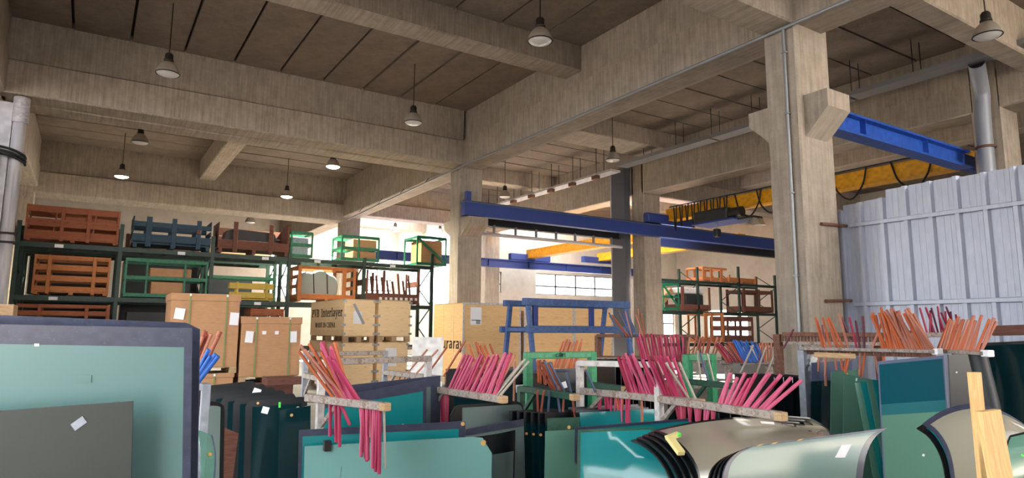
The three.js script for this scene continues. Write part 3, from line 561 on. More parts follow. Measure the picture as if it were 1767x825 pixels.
function plyCase(label, x0, x1, y0, y1, z0, d, o = {}) {
  const t = thing('plywood_case', label, 'case', [(x0 + x1) / 2, y0, z0 - d / 2]), w = x1 - x0, h = y1 - y0;
  part('front_panel', rbx(-w / 2, w / 2, 0, h, d / 2 - .02, d / 2, .004), o.front ?? M.ply, t); part('back_panel', rbx(-w / 2, w / 2, 0, h, -d / 2, -d / 2 + .02, .004), M.ply, t);
  part('side_panel', rbx(-w / 2, -w / 2 + .02, 0, h, -d / 2 + .02, d / 2 - .02, .004), o.side ?? M.ply, t); part('side_panel', rbx(w / 2 - .02, w / 2, 0, h, -d / 2 + .02, d / 2 - .02, .004), M.ply, t);
  part('top_panel', rbx(-w / 2, w / 2, h - .02, h + .004, -d / 2, d / 2, .004), M.ply, t);
  if (o.clips !== false) for (const sx of [-1, 1]) for (const f of [.06, .3, .55, .94]) part('corner_clip', [bx(sx * w / 2 - .05, sx * w / 2 + .05, h * f - .03, h * f + .03, d / 2, d / 2 + .006), bx(sx * w / 2 - (sx < 0 ? .006 : 0), sx * w / 2 + (sx < 0 ? 0 : .006), h * f - .03, h * f + .03, d / 2 - .05, d / 2)], M.steelGrey, t);
  return { t, w, h, d };
}
function sideText(c, txt, size, y, zc, font = fontSerif, sx = 1) { const g = letters(txt, size, font, .004); g.scale(sx, 1, 1); g.rotateY(-Math.PI / 2); g.translate(-c.w / 2 - .002, y, zc); part('lettering', g, M.ink, c.t); }
{
  const c = plyCase('plywood case lettered PVB Interlayer on its side, upper left of four', 5.84, 6.71, 1.5, 2.5, -17.5, 3.2);
  sideText(c, 'PVB  Interlayer', .235, .62, 0, fontSerif, 1.16); sideText(c, 'MADE IN CHINA', .14, .3, -.1, fontSerif, 1.2);
  const g = new THREE.BoxGeometry(.24, .34, .004); g.translate(-.06, .5, c.d / 2 + .003); part('paper_label', g, M.paper, c.t); const g2 = new THREE.BoxGeometry(.07, .62, .01); g2.rotateZ(.5); g2.translate(-.03, .6, c.d / 2 + .008); part('loose_wrap', g2, M.zinc, c.t);
}
plyCase('plain plywood case, upper right of four', 6.82, 7.78, 1.5, 2.5, -17.5, 3.2);
for (const [a, b, l] of [[5.84, 6.71, 'pallet between the left pair of plywood cases'], [6.82, 7.78, 'pallet between the right pair of plywood cases']]) pallet(l, a, b, 1.33, -17.5, 3.1, .165);
{
  const c = plyCase('plywood case lower left of four behind the glass rack', 5.84, 6.71, .2, 1.33, -17.5, 3.2); sideText(c, 'PVB  Interlayer', .235, .5, 0, fontSerif, 1.16);
}
{
  const c = plyCase('plywood case with a white paper, lower right of four', 6.82, 7.72, .2, 1.33, -17.5, 3.2);
  const g = new THREE.BoxGeometry(.34, .5, .004); g.translate(-.05, .72, c.d / 2 + .003); part('paper_label', g, M.paper, c.t);
}
for (const [a, b, l] of [[5.84, 6.71, 'floor pallet under the left pair of plywood cases'], [6.82, 7.78, 'floor pallet under the right pair of plywood cases']]) pallet(l, a, b, 0, -17.5, 3.1, .19);
// white board leaning before the cases
tag(mesh('white_board', barGeo([5.797, 1.537, -12.14], [5.702, 0.01, -11.999], .62, .025, [-.5, 0, .86]), M.whiteBoard, scene), 'white marked board leaning in front of the plywood cases', 'board');
tag(mesh('whiteboard_slab', rbx(8.05, 8.5, 0, 2.35, -20.4, -20.3, .01), M.whiteBoard, scene), 'narrow white panel standing behind the plywood cases at the rack end', 'panel');
// large plywood cases beside the central column
function bigCase(label, x0, x1, y0, y1, z0, d, front) {
  const c = plyCase(label, x0, x1, y0, y1, z0, d, { front, side: front, clips: false });
  for (const [a, b, e, f] of [[-c.w / 2, c.w / 2, c.h - .05, c.h + .01], [-c.w / 2, c.w / 2, 0, .05]]) part('edge_strip', rbx(a, b, e, f, c.d / 2, c.d / 2 + .02, .004), M.wornWhite, c.t);
  for (const s of [-1, 1]) part('edge_strip', rbx(s * c.w / 2 - .03, s * c.w / 2 + .03, 0, c.h, c.d / 2, c.d / 2 + .022, .004), M.wornWhite, c.t);
  return c;
}
{
  const c = bigCase('wide plywood case with kuraray lettering and a white paper, left of the blue trestle', 8.96, 10.88, .3, 2.45, -16.5, 1.9, M.plyBoard);
  sideText(c, 'kuraray', .3, .95, .2, fontSans, 1); const g = new THREE.BoxGeometry(.36, .5, .004); g.translate(-.55, 1.78, c.d / 2 + .004); const l = part('paper_label', g, M.paper, c.t);
  part('print', new THREE.BoxGeometry(.3, .02, .002).translate(-.55, 1.66, c.d / 2 + .008), M.ink, l); part('print', new THREE.BoxGeometry(.14, .1, .002).translate(-.48, 1.6, c.d / 2 + .008), M.zinc, l);
  for (const z of [-.3, .35]) part('side_joint', bx(-c.w / 2 - .006, -c.w / 2, 0, c.h, z - .012, z + .012), M.ply, c.t);
}
bigCase('wide plywood case behind the blue trestle, left one', 11.05, 12.9, .3, 2.42, -16.5, 1.5, M.plyBoard);
bigCase('wide plywood case behind the blue trestle, right one', 12.95, 14.5, .3, 2.42, -16.5, 1.5, M.plyBoard);
for (const [a, b, l] of [[8.96, 10.88, 'timber skid under the kuraray plywood case'], [11.05, 12.9, 'timber skid under the left plywood case behind the trestle'], [12.95, 14.5, 'timber skid under the right plywood case behind the trestle']]) {
  const t = thing('timber_skid', l, 'skid', [(a + b) / 2, 0, -17.2]); for (const k of [-1, 0, 1]) part('runner', rbx(k * (b - a) * .4 - .08, k * (b - a) * .4 + .08, 0, .27, -.6, .6, .01), M.brownWood, t); part('deck', rbx(-(b - a) / 2, (b - a) / 2, .27, .3, -.6, .6, .005), M.palletWood, t);
}
// blue trestle rack
{
  const t = worldThing('blue_trestle', 'blue painted steel trestle with two long rails in front of the plywood cases', 'trestle', [9.5, 0, -12.4]), z = -12;
  for (const [y, zz] of [[2.3, z], [1.7, z + .15]]) part('rail', rbx(8.0, 11.1, y - .07, y + .09, zz - .06, zz + .06, .01), M.bluePaint, t);
  for (const [y, zz] of [[2.3, z - .8], [1.7, z - .95]]) part('rail', rbx(8.0, 11.1, y - .07, y + .07, zz - .05, zz + .05, .01), M.bluePaint, t);
  for (const x of [8.15, 11.0]) { for (const s of [1, -1]) part('leg', barGeo([x, 2.3, z - .4 + s * .36], [x, 0, z - .4 + s * .75], .09, .1, [1, 0, 0]), M.bluePaint, t); part('foot', rbx(x - .06, x + .06, 0, .08, z - 1.3, z + .5, .01), M.bluePaint, t); part('tie', rbx(x - .04, x + .04, 1.66, 1.74, z - .95, z + .15, .01), M.bluePaint, t); }
  for (const x of [8.15, 9.75]) part('upright', rbx(x + .1, x + .22, 1.75, 2.28, z - .03, z + .05, .01), M.blue, t);
}

// corrugated steel partition at the right
{
  const t = worldThing('corrugated_partition', 'tall corrugated grey steel sheet partition right of the big column', 'partition', [11.05, 0, -3]);
  const zs = []; let z = -6.42, k = 0;
  while (z < 5) { zs.push(z); z += .375; }
  zs.forEach((z, i) => {
    const top = i < 1 ? 3.9 : i < 2 ? 3.92 : 4.06 + .01 * Math.sin(i * 2.1), w = .375, p = [[0, 0], [.012, 0], [.012, .035], [0, .035]];
    const prof = [[11.05, z], [11.05, z + .05]]; const pts = [[0, 0], [w - .12, 0], [w - .09, .065], [w - .035, .065], [w - .012, 0], [w, 0]];
    const s = new THREE.Shape(); pts.forEach(([a, b], j) => j ? s.lineTo(-(z + a), 11.05 - b) : s.moveTo(-(z + a), 11.05 - b)); for (let j = pts.length - 1; j >= 0; j--) s.lineTo(-(z + pts[j][0]), 11.056 - pts[j][1]);
    for (const q of [.09, .17]) { const zz = z + q; }
    const g = new THREE.ExtrudeGeometry(s, { depth: top, bevelEnabled: false });
    // shape axes: (-z, x) -> world with height along y
    const m = new THREE.Matrix4().set(0, 1, 0, 0, 0, 0, 1, 0, -1, 0, 0, 0, 0, 0, 0, 1); g.applyMatrix4(m); const gg = g.index ? g.toNonIndexed() : g; gg.computeVertexNormals();
    const sh = part('sheet', metreUV(gg), M.galv, t);
    for (const q of [.09, .18]) part('stiffening_rib', bx(11.046, 11.052, 0, top, z + q, z + q + .012), M.galv, sh);
  });
  for (const y of [3.52, 2.16]) part('girt', rbx(10.98, 11.03, y - .035, y + .035, -6.3, 5, .01), M.galv, t);
  part('corner_angle', bx(10.96, 11.06, 0, 3.8, -6.5, -6.4), M.galv, t);
  for (const y of [3.5, 2.2]) part('fixing_bar', tubeGeo([10.3, y, -6.38], [11.05, y + .03, -6.38], .03, 6), M.rust, t);
}


// ---------------------------------------------------------------- glass sheets
function thickGrid(P, N, u0, u1, v0, v1, nu, nv, th) {
  const pos = [], nor = [], idx = [];
  const row = (s) => { const b = pos.length / 3; for (let j = 0; j <= nv; j++) for (let i = 0; i <= nu; i++) { const u = u0 + (u1 - u0) * i / nu, v = v0 + (v1 - v0) * j / nv, p = P(u, v), n = N(u, v); pos.push(p.x + n.x * th * s, p.y + n.y * th * s, p.z + n.z * th * s); nor.push(n.x * s * 2, n.y * s * 2, n.z * s * 2); } return b; };
  const a = row(.5), b = row(-.5), W = nu + 1;
  for (let j = 0; j < nv; j++) for (let i = 0; i < nu; i++) { const k = j * W + i; idx.push(a + k, a + k + W, a + k + 1, a + k + 1, a + k + W, a + k + W + 1); idx.push(b + k, b + k + 1, b + k + W, b + k + 1, b + k + W + 1, b + k + W); }
  const rim = []; for (let i = 0; i < nu; i++) rim.push(i); for (let j = 0; j < nv; j++) rim.push(j * W + nu); for (let i = nu; i > 0; i--) rim.push(nv * W + i); for (let j = nv; j > 0; j--) rim.push(j * W);
  const g = new THREE.BufferGeometry(); g.setAttribute('position', new THREE.Float32BufferAttribute(pos, 3)); g.setAttribute('normal', new THREE.Float32BufferAttribute(nor, 3)); g.setIndex(idx);
  const face = g.toNonIndexed(), rp = [];
  const pt = (k, s) => { const q = (s > 0 ? a : b) + k; return [pos[q * 3], pos[q * 3 + 1], pos[q * 3 + 2]]; };
  for (let q = 0; q < rim.length; q++) { const k0 = rim[q], k1 = rim[(q + 1) % rim.length]; rp.push(...pt(k0, 1), ...pt(k1, 1), ...pt(k0, -1), ...pt(k1, 1), ...pt(k1, -1), ...pt(k0, -1)); }
  const rg = new THREE.BufferGeometry(); rg.setAttribute('position', new THREE.Float32BufferAttribute(rp, 3)); rg.computeVertexNormals();
  return metreUV(mergeGeometries([face, rg]));
}
function resample(pts, n) { if (pts.length === 2) return (t) => V(pts[0]).lerp(V(pts[1]), t); const c = new THREE.CatmullRomCurve3(pts.map(V), false, 'centripetal'); return (t) => c.getPointAt(Math.min(1, Math.max(0, t))); }
// a sheet lofted between its left and right edges (top to bottom)
function sheet(name, label, L, R, o = {}) {
  const cl = resample(L), cr = resample(R), W = V(L[0]).distanceTo(V(R[0])), len = (e) => { let s = 0; for (let i = 1; i < e.length; i++) s += V(e[i]).distanceTo(V(e[i - 1])); return s; }, Hh = (len(L) + len(R)) / 2;
  const curved = L.length > 2 || o.bow || o.corner, nu = o.corner || o.bow ? 20 : (o.arch ? 14 : 2), nv = L.length > 2 ? 18 : (o.corner ? 8 : 2), th = o.th ?? .007, bow = o.bow ?? 0, arch = o.arch ?? 0;
  const raw = (u, v) => { const p = cl(v).lerp(cr(v), u); if (arch) p.y += arch * (1 - (2 * u - 1) ** 2) * Math.max(0, 1 - v * 1.6); return p; };
  const mid = (u, v) => { const e = .004, a = raw(Math.max(0, u - e), v), b = raw(Math.min(1, u + e), v), c = raw(u, Math.max(0, v - e)), d = raw(u, Math.min(1, v + e)); return b.sub(a).cross(c.sub(d)).normalize(); };
  const r = o.corner ?? 0, drop = (u) => { if (!r) return 0; const du = Math.min(o.cornerLeft === false ? 9 : u * W, (1 - u) * W); return du < r ? r - Math.sqrt(Math.max(0, r * r - (r - du) ** 2)) : 0; };
  const P = (u, v) => { const d = drop(u) / Hh, vv = v * (1 - d) + d, p = raw(u, vv); if (bow) p.addScaledVector(mid(u, vv), bow * (1 - (2 * u - 1) ** 2)); return p; };
  const N = (u, v) => { const e = .01, a = P(Math.max(0, u - e), v), b = P(Math.min(1, u + e), v), c = P(u, Math.max(0, v - e)), d = P(u, Math.min(1, v + e)); return b.sub(a).cross(c.sub(d)).normalize(); };
  const base = P(.5, 1), t = worldThing(name, label, o.category ?? 'glass', [base.x, base.y, base.z], o.group);
  const f = o.frit ?? [0, 0, 0, 0], [ft, fr, fb, fl] = f, fm = o.fritMat ?? M.frit, ul = fl / W, ur = 1 - fr / W, vt = ft / Hh, vb = 1 - fb / Hh, t2 = th + .002;
  const tint = o.tint ? o.tint[0] / Hh : 0;
  if (tint) part('tint_band', thickGrid(P, N, ul, ur, vt, tint, nu, Math.max(1, nv >> 2), th), o.tint[1], t);
  const tint2 = o.tint2 ? o.tint2[0] / Hh : 0; if (tint2) part('tint_band', thickGrid(P, N, ul, ur, tint, tint2, nu, 1, th), o.tint2[1], t);
  part('pane', thickGrid(P, N, ul, ur, Math.max(vt, tint, tint2), vb, nu, nv, th), o.mat ?? G.teal, t);
  if (ft) part('frit_band', thickGrid(P, N, 0, 1, 0, vt, nu, r ? 4 : 1, t2), fm, t);
  if (fb) part('frit_band', thickGrid(P, N, 0, 1, vb, 1, nu, 1, t2), fm, t);
  if (fl) part('frit_band', thickGrid(P, N, 0, ul, vt, vb, 2, nv, t2), fm, t);
  if (fr) part('frit_band', thickGrid(P, N, ur, 1, vt, vb, 2, nv, t2), fm, t);
  const side = o.face ?? 1;
  for (const [u, v, w, h, rot = 0, mat = M.paper, nm = 'sticker'] of o.stickers ?? []) {
    const c = Math.cos(rot), s = Math.sin(rot), Q = (a, b) => { const x = (a - .5) * w, y = (b - .5) * h; return P(u + (c * x - s * y) / W, v + (s * x + c * y) / Hh); };
    part(nm, thickGrid((a, b) => Q(a, b).addScaledVector(N(u, v), side * (th / 2 + .002)), () => N(u, v), 0, 1, 0, 1, 1, 1, .002), mat, t);
  }
  for (const [u, v, rad = .018] of o.corks ?? []) { const g = new THREE.CylinderGeometry(rad, rad, th + .02, 10); g.applyQuaternion(new THREE.Quaternion().setFromUnitVectors(new THREE.Vector3(0, 1, 0), N(u, v))); const p = P(u, v); g.translate(p.x, p.y, p.z); part('cork_pad', g.toNonIndexed(), M.cork, t); }
  return t;
}
// flat upright sheet from its two top corners down to height yb
function stand(name, label, tl, tr, yb, lean, o = {}) {
  const dn = (p) => [p[0] + lean[0], yb, p[2] + lean[1]];
  return sheet(name, label, [tl, dn(tl)], [tr, dn(tr)], o);
}

// ---------------------------------------------------------------- big windshields at the left edge
sheet('windshield', 'big flat windshield with dark border at the left edge, front of the pair', [[-0.705, 1.717, -3.987], [-0.633, 0.525, -4.197]], [[0.413, 1.699, -3.394], [0.501, 0.493, -3.594]], { mat: G.film, frit: [.09, .035, .05, .05], stickers: [[.62, .2, .075, .036, .02, G.film], [.46, .075, .02, .012, 0, M.paper]] });
sheet('windshield', 'rear windshield of the left pair, its pale edge showing above the front one', [[-0.745, 1.77, -4.184], [-0.665, 0.466, -4.407]], [[0.462, 1.721, -3.538], [0.555, 0.435, -3.75]], { mat: G.film, frit: [.08, .05, .05, .05], corner: .03, corks: [[.965, .03, .008]] });
sheet('glass_offcut', 'dark mirror-like glass piece leaning on the big left windshield', [[-0.667, 1.304, -3.899], [-0.625, 0.579, -4.015]], [[0.199, 1.375, -3.428], [0.249, 0.55, -3.567]], { mat: phys({ color: '#3a3e3a', roughness: .02, transmission: .25, thickness: 0, specularIntensity: 1, ior: 1.9 }), th: .005, stickers: [[.77, .1, .06, .035, -.6, M.zinc]] });

// ---------------------------------------------------------------- separating rods
function rod(a, b, mat, label, group, r = .0125) {
  const A = V(a), B = V(b), L = A.distanceTo(B), g = new THREE.LatheGeometry([[0, -L / 2], [r * .8, -L / 2], [r, -L / 2 + r * .3], [r, L / 2 - r * .3], [r * .8, L / 2], [r * .55, L / 2], [r * .5, L / 2 - .02], [0, L / 2 - .02]].map((p) => new THREE.Vector2(p[0], p[1])), 9);
  const o = mesh('separator_rod', g, mat, scene); o.position.copy(A).add(B).multiplyScalar(.5); o.quaternion.setFromUnitVectors(new THREE.Vector3(0, 1, 0), B.clone().sub(A).normalize());
  return tag(o, label, 'rod', group);
}
const ORD = ['first', 'second', 'third', 'fourth', 'fifth', 'sixth', 'seventh', 'eighth', 'ninth', 'tenth', 'eleventh', 'twelfth', 'thirteenth', 'fourteenth', 'fifteenth', 'sixteenth', 'seventeenth', 'eighteenth', 'nineteenth', 'twentieth', 'twenty-first', 'twenty-second', 'twenty-third', 'twenty-fourth', 'twenty-fifth'];
function rodRow(n, [b0, b1, t0, t1], mats, label, group, o = {}) {
  for (let k = 0; k < n; k++) {
    const f = n > 1 ? (k + rr(-.25, .25)) / (n - 1) : .5, B = V(b0).lerp(V(b1), f), T = V(t0).lerp(V(t1), f), j = o.jit ?? .02;
    T.add(new THREE.Vector3(rr(-j, j), rr(-j, j), rr(-j, j))); const d = T.clone().sub(B).normalize(); B.addScaledVector(d, -(o.below ?? .03)); const pick = mats[Math.floor(rnd() * mats.length)];
    rod(B.toArray(), T.toArray(), pick, n > 1 ? ORD[k] + ' from left: ' + label : label, group, o.r);
  }
}
// ---------------------------------------------------------------- glass racks: a portal frame with two arms towards the viewer
function glassRack(label, pl, pr, top, armY, arms, m, o = {}) {
  const t = worldThing('glass_rack', label, 'rack', [(pl[0] + pr[0]) / 2, 0, (pl[2] + pr[2]) / 2], o.group), w = o.w ?? .06;
  for (const p of [pl, pr]) { part('post', rbx(p[0] - w / 2, p[0] + w / 2, 0, top, p[2] - w / 2, p[2] + w / 2, .006), m.post, t); part('foot', barGeo([p[0], .04, p[2] - .5], [p[0] + .02, .04, p[2] + 1.1], .07, .08), m.post, t); }
  if (!o.noBar) part('crossbar', barGeo([pl[0] - .02, top - w * .4, pl[2]], [pr[0] + .02, top - w * .4, pr[2]], w, w * .9), m.bar ?? m.post, t);
  part('base_bar', barGeo([pl[0], .12, pl[2]], [pr[0], .12, pr[2]], .06, .06), m.post, t);
  for (const [a, b, p] of arms) {
    const arm = part('arm', barGeo([a[0], armY - .02, a[2]], [b[0], armY - .02, b[2]], 0.06, .06), m.arm, t);
    const d = V(b).sub(V(a)).normalize(); part('end_block', barGeo([b[0] - d.x * .04, armY - .022, b[2] - d.z * .04], [b[0] + d.x * .03, armY - .022, b[2] + d.z * .03], .065, .06), o.end ?? M.palletWood, arm);
    const q = p ?? a; part('gusset', barGeo([q[0] + d.x * .02, armY - .26, q[2] + d.z * .02], [q[0] + d.x * .26, armY - .04, q[2] + d.z * .26], .03, .035), m.arm, t);
    if (o.slots) { const n = o.slots, L = V(a).distanceTo(V(b)); for (let k = 1; k < n; k++) { const c = V(a).lerp(V(b), k / n); part('tooth', bx(c.x - .006, c.x + .006, armY - .085, armY - .04, c.z - .012, c.z + .012), m.arm, t); } }
  }
  return t;
}
const wornSet = { post: M.wornWhite, arm: M.worn, bar: M.worn }, greenSet = { post: M.frameGreen, arm: M.darkGreen }, zincSet = { post: M.zinc, arm: M.worn };
// rack 1 (left middle)
{
  const a1 = [1.583, 1.15, -5.607], b1 = [1.901, 1.15, -4.685], a2 = [2.835, 1.15, -5.873], b2 = [2.927, 1.15, -4.685], pl = [1.702, 1.105, -5.626], pr = [2.815, 1.15, -5.884];
  glassRack('worn white glass rack left of centre with magenta rods on both arms', pl, pr, 1.44, 1.15, [[a1, b1, pl], [a2, b2]], wornSet);
  const g = 'magenta rods on the left worn white rack';
  rodRow(11, [[1.729, 1.15, -5.185], [1.803, 1.15, -4.97], [1.523, 1.563, -5.249], [1.614, 1.502, -5.033]], [M.magenta, M.magenta, M.pink, M.crimson], 'magenta rod leaning left on the left white rack', g, { jit: .05, r: .0145, below: .06 });
  rodRow(4, [[1.697, 1.15, -5.276], [1.757, 1.15, -5.103], [1.435, 1.51, -5.385], [1.469, 1.56, -5.22]], [M.orange, M.salmon], 'orange rod leaning left among magenta ones on the left white rack', 'orange rods on the left white rack', { jit: .04, below: .05 });
  rodRow(2, [[1.752, 1.15, -5.116], [1.771, 1.15, -5.062], [1.56, 1.551, -5.174], [1.637, 1.597, -5.075]], [M.orange], 'upper orange rod amid the magenta bunch on the left white rack', 'orange rods on the left white rack', { jit: .03 });
  rodRow(10, [[1.807, 1.105, -4.957], [1.884, 1.105, -4.735], [1.836, 0.765, -4.994], [1.924, 0.622, -4.788]], [M.magenta, M.pink], 'magenta rod hanging at the near end of left white rack', 'hanging magenta rods, left rack near end', { below: 0, jit: .025, r: .014 });
  rodRow(2, [[1.834, 1.105, -4.879], [1.892, 1.105, -4.71], [1.859, 0.905, -4.896], [1.93, 0.702, -4.753]], [M.rodGrey], 'thin grey rod hanging among magenta ones, left white rack', 'hanging grey rods', { below: 0, jit: .01, r: .009 });
  rodRow(3, [[1.685, 1.105, -5.311], [1.729, 1.105, -5.185], [1.707, 0.849, -5.339], [1.753, 0.772, -5.224]], [M.magenta], 'magenta rod hanging from the middle of the left white rack arm', 'hanging magenta rods, left rack middle', { below: 0, jit: .012, r: .014 });
  rod([1.731, 1.105, -5.178], [1.803, 0.946, -5.158], M.magenta, 'short magenta rod hanging askew under the left white rack arm', 'magenta rods on the left worn white rack', .014);
  rodRow(16, [[2.862, 1.15, -5.524], [2.92, 1.15, -4.775], [2.968, 1.457, -5.405], [3.023, 1.488, -4.653]], [M.magenta, M.pink, M.magenta], 'magenta rod slanting right on the left white rack', 'slanting magenta rods, left rack right arm', { jit: .025, r: .0135 });
  rodRow(5, [[2.873, 1.15, -5.375], [2.915, 1.15, -4.833], [3.053, 1.453, -5.21], [3.03, 1.462, -4.709]], [M.salmon, M.pink], 'pale pink rod slanting right on the left white rack', 'slanting pale rods, left rack right arm', { jit: .03 });
  rodRow(3, [[2.916, 1.15, -4.817], [2.923, 1.15, -4.734], [3.089, 1.453, -4.656], [3.11, 1.438, -4.567]], [M.rodGrey], 'pale grey rod at the right end of the slanting magenta row', 'pale rods at the row end', { jit: .02, r: .011 });
  rodRow(4, [[2.847, 1.105, -5.722], [2.859, 1.105, -5.565], [2.885, 0.699, -5.764], [2.892, 0.693, -5.611]], [M.magenta], 'magenta rod hanging below the right arm of the left white rack', 'hanging magenta rods, left rack right arm', { below: 0, jit: .01, r: .0135 });
  const c = worldThing('rubber_clip', 'small black rubber clip on the edge of the front teal sheet', 'clip', [1.7, 0.77, -5.395]); part('jaw', rbx(1.673, 1.728, 0.724, 0.807, -5.415, -5.365, .006), M.rubber, c); part('bolt', tubeGeo([1.689, 0.784, -5.363], [1.676, 0.791, -5.322], .006, 6), M.black, c);
}
rodRow(6, [[3.594, 1.227, -6.228], [3.772, 1.228, -6.113], [3.489, 1.554, -6.241], [3.662, 1.555, -6.13]], [M.orange, M.rodBrown], 'orange rod leaning left behind the slanting magenta row', 'orange rods behind the slanting magenta row', { jit: .03, r: .012, below: .12 });
rod([3.676, 0.988, -5.675], [3.649, 1.381, -5.627], M.salmon, 'single salmon rod standing left of the green post', undefined, .012);
// rack 1b behind it
{
  const pl = [2.286, 1.15, -8.241], pr = [3.354, 1.15, -8.323], b = [3.531, 1.15, -6.908], bl = [2.298, 1.15, -7.171];
  glassRack('worn grey glass rack frame standing behind the left white rack', pl, pr, 1.41, 1.15, [[pr, b], [pl, bl]], { post: M.zinc, arm: M.worn, bar: M.worn });
  rodRow(4, [[3.417, 1.15, -7.823], [3.52, 1.15, -6.991], [3.627, 1.38, -7.651], [3.704, 1.568, -6.805]], [M.rodBrown, M.salmon], 'thin brown rod leaning before the white board', 'brown rods before the white board', { jit: .06, r: .012 });
  rodRow(4, [[3.402, 1.105, -7.937], [3.441, 1.105, -7.629], [3.374, 1.009, -7.971], [3.471, 1.044, -7.62]], [M.salmon], 'short salmon rod hanging behind the left white rack', 'short salmon rods behind the left rack', { below: 0, jit: .02, r: .012 });
}
// rack 2 green
{
  const pl = [3.782, 1.15, -5.583], pr = [4.547, 1.15, -5.498], a = [3.608, 1.15, -5.447], b = [3.567, 1.15, -4.548], c = [4.508, 1.15, -5.433], d = [4.471, 1.15, -4.896];
  const t = glassRack('green painted glass rack with handwriting on its crossbar, left of centre', pl, pr, 1.47, 1.15, [[a, b], [c, d]], greenSet, { w: .075 });
  const tx = letters('c.Orten', .045, fontSans, .003); tx.rotateY(0.119); const mid = [(pl[0] + pr[0]) / 2, 1.445, (pl[2] + pr[2]) / 2]; tx.translate(mid[0], mid[1], mid[2] + .042); part('handwriting', tx, M.inkGreen, t);
  part('post', rbx(a[0] - .03, a[0] + .03, 0, 1.15, a[2] - .03, a[2] + .03, .005), M.darkGreen, t);
  rodRow(10, [[4.585, 1.288, -6.242], [4.8, 1.283, -6.104], [4.658, 1.575, -6.148], [4.85, 1.576, -6.024]], [M.orange, M.salmon], 'orange rod slanting behind the green crossbar', 'orange rods behind the green crossbar', { jit: .02, r: .012 });
  rodRow(6, [[4.041, 1.174, -5.77], [4.157, 1.139, -5.701], [4.025, 1.38, -5.746], [4.133, 1.368, -5.678]], [M.orange, M.rodBrown], 'short orange rod standing inside the green rack', 'short orange rods in the green rack', { jit: .02, r: .012 });
  rodRow(5, [[3.881, 1.101, -5.285], [3.979, 1.068, -5.227], [3.715, 1.386, -5.344], [3.806, 1.381, -5.287]], [M.rodBrown, M.orange], 'orange-brown rod leaning left inside the green rack', 'leaning rods in the green rack', { jit: .04, r: .012 });
  rodRow(2, [[3.872, 1.111, -5.169], [3.909, 1.111, -5.145], [3.745, 1.408, -5.202], [3.773, 1.408, -5.183]], [M.rodGrey, M.slateBlue], 'blue-grey rod leaning left inside the green rack', 'blue-grey rods in the green rack', { jit: .02, r: .013 });
  rodRow(6, [[3.447, 1.137, -4.958], [3.713, 1.107, -4.792], [3.465, 0.961, -4.975], [3.731, 0.932, -4.809]], [M.slateBlue, M.rodBrown], 'blue-grey rod hanging below the green rack arm', 'rods below the green rack arm', { jit: .03, r: .011 });
  rodRow(2, [[3.794, 1.145, -4.853], [3.936, 1.161, -4.76], [3.757, 1.329, -4.847], [3.86, 1.329, -4.781]], [M.slateBlue], 'blue-grey rod leaning against the right green post', 'rods at the right green post', { jit: .02, r: .011 });
}
// rack 3 white, right of centre
{
  const pl = [3.996, 1.15, -5.014], pr = [4.096, 1.15, -4.08], a = [3.967, 1.15, -4.959], b = [4.184, 1.15, -3.714], c = [4.101, 1.15, -4.133], d = [3.997, 1.15, -2.845], tr = [4.548, 1.439, -4.322];
  const t = glassRack('worn white glass rack in the centre carrying many magenta rods', pl, [pr[0], 0, pr[2]], 1.4, 1.15, [[a, b], [c, d]], wornSet, { noBar: true });
  part('crossbar', barGeo([pl[0] - .03, 1.385, pl[2]], [tr[0], 1.385, tr[2]], .06, .055), M.wornWhite, t);
  part('knotted_wire', new THREE.TorusGeometry(.032, .008, 5, 12).translate(4.258, 1.13, -4.648), M.steelDark, t);
  rodRow(21, [[4.063, 1.15, -4.406], [4.15, 1.15, -3.905], [3.943, 1.471, -4.43], [3.996, 1.479, -3.95]], [M.magenta, M.pink, M.magenta, M.crimson], 'magenta rod in the dense row on the central rack', 'leaning magenta rods on the central rack', { jit: .035, r: .0125 });
  rodRow(3, [[4.152, 1.15, -3.894], [4.165, 1.15, -3.819], [3.989, 1.488, -3.943], [4.031, 1.496, -3.848]], [M.magenta], 'bright magenta rod right of the dense row on the central rack', 'leaning magenta rods on the central rack', { jit: .03, r: .013 });
  rodRow(2, [[4.168, 1.15, -3.803], [4.176, 1.15, -3.756], [3.994, 1.449, -3.866], [4.042, 1.452, -3.792]], [M.rodGrey], 'bare grey rod leaning left on the central rack arm', 'grey rods on the central rack', { jit: .01, r: .01 });
  rodRow(10, [[4.002, 1.105, -4.758], [4.063, 1.105, -4.406], [4.017, 0.864, -4.788], [4.081, 0.871, -4.433]], [M.magenta, M.pink], 'magenta rod hanging under the left part of the central rack arm', 'hanging magenta rods, central rack', { below: 0, jit: .03, r: .012 });
  rodRow(2, [[4.058, 1.105, -4.437], [4.063, 1.105, -4.406], [4.082, 0.797, -4.473], [4.096, 0.689, -4.454]], [M.magenta], 'long magenta rod hanging lowest under the central rack arm', 'long hanging magenta rods', { below: 0, jit: .01, r: .012 });
  rodRow(2, [[4.041, 1.105, -4.533], [4.05, 1.105, -4.482], [4.06, 0.97, -4.543], [4.057, 0.955, -4.502]], [M.orange], 'orange rod hanging among magenta ones under the central rack arm', 'hanging orange rods', { below: 0, jit: .01, r: .011 });
  rod([4.086, 1.105, -4.278], [4.105, 0.905, -4.298], M.salmon, 'single salmon rod hanging under the middle of the central rack arm', undefined, .012);
  rodRow(14, [[4.043, 1.15, -3.411], [4.007, 1.15, -2.971], [4.087, 1.376, -3.345], [4.172, 1.38, -2.827]], [M.pink, M.pink, M.magenta], 'pink rod leaning right on the central rack', 'right-leaning pink rods', { jit: .025, r: .0135 });
  rodRow(13, [[4.08, 1.105, -3.877], [4.046, 1.105, -3.452], [4.098, 0.968, -3.888], [4.056, 1.012, -3.461]], [M.crimson, M.pink], "short crimson rod hanging under the central rack's right arm", 'hanging crimson rods', { below: 0, jit: .02, r: .0115 });
}
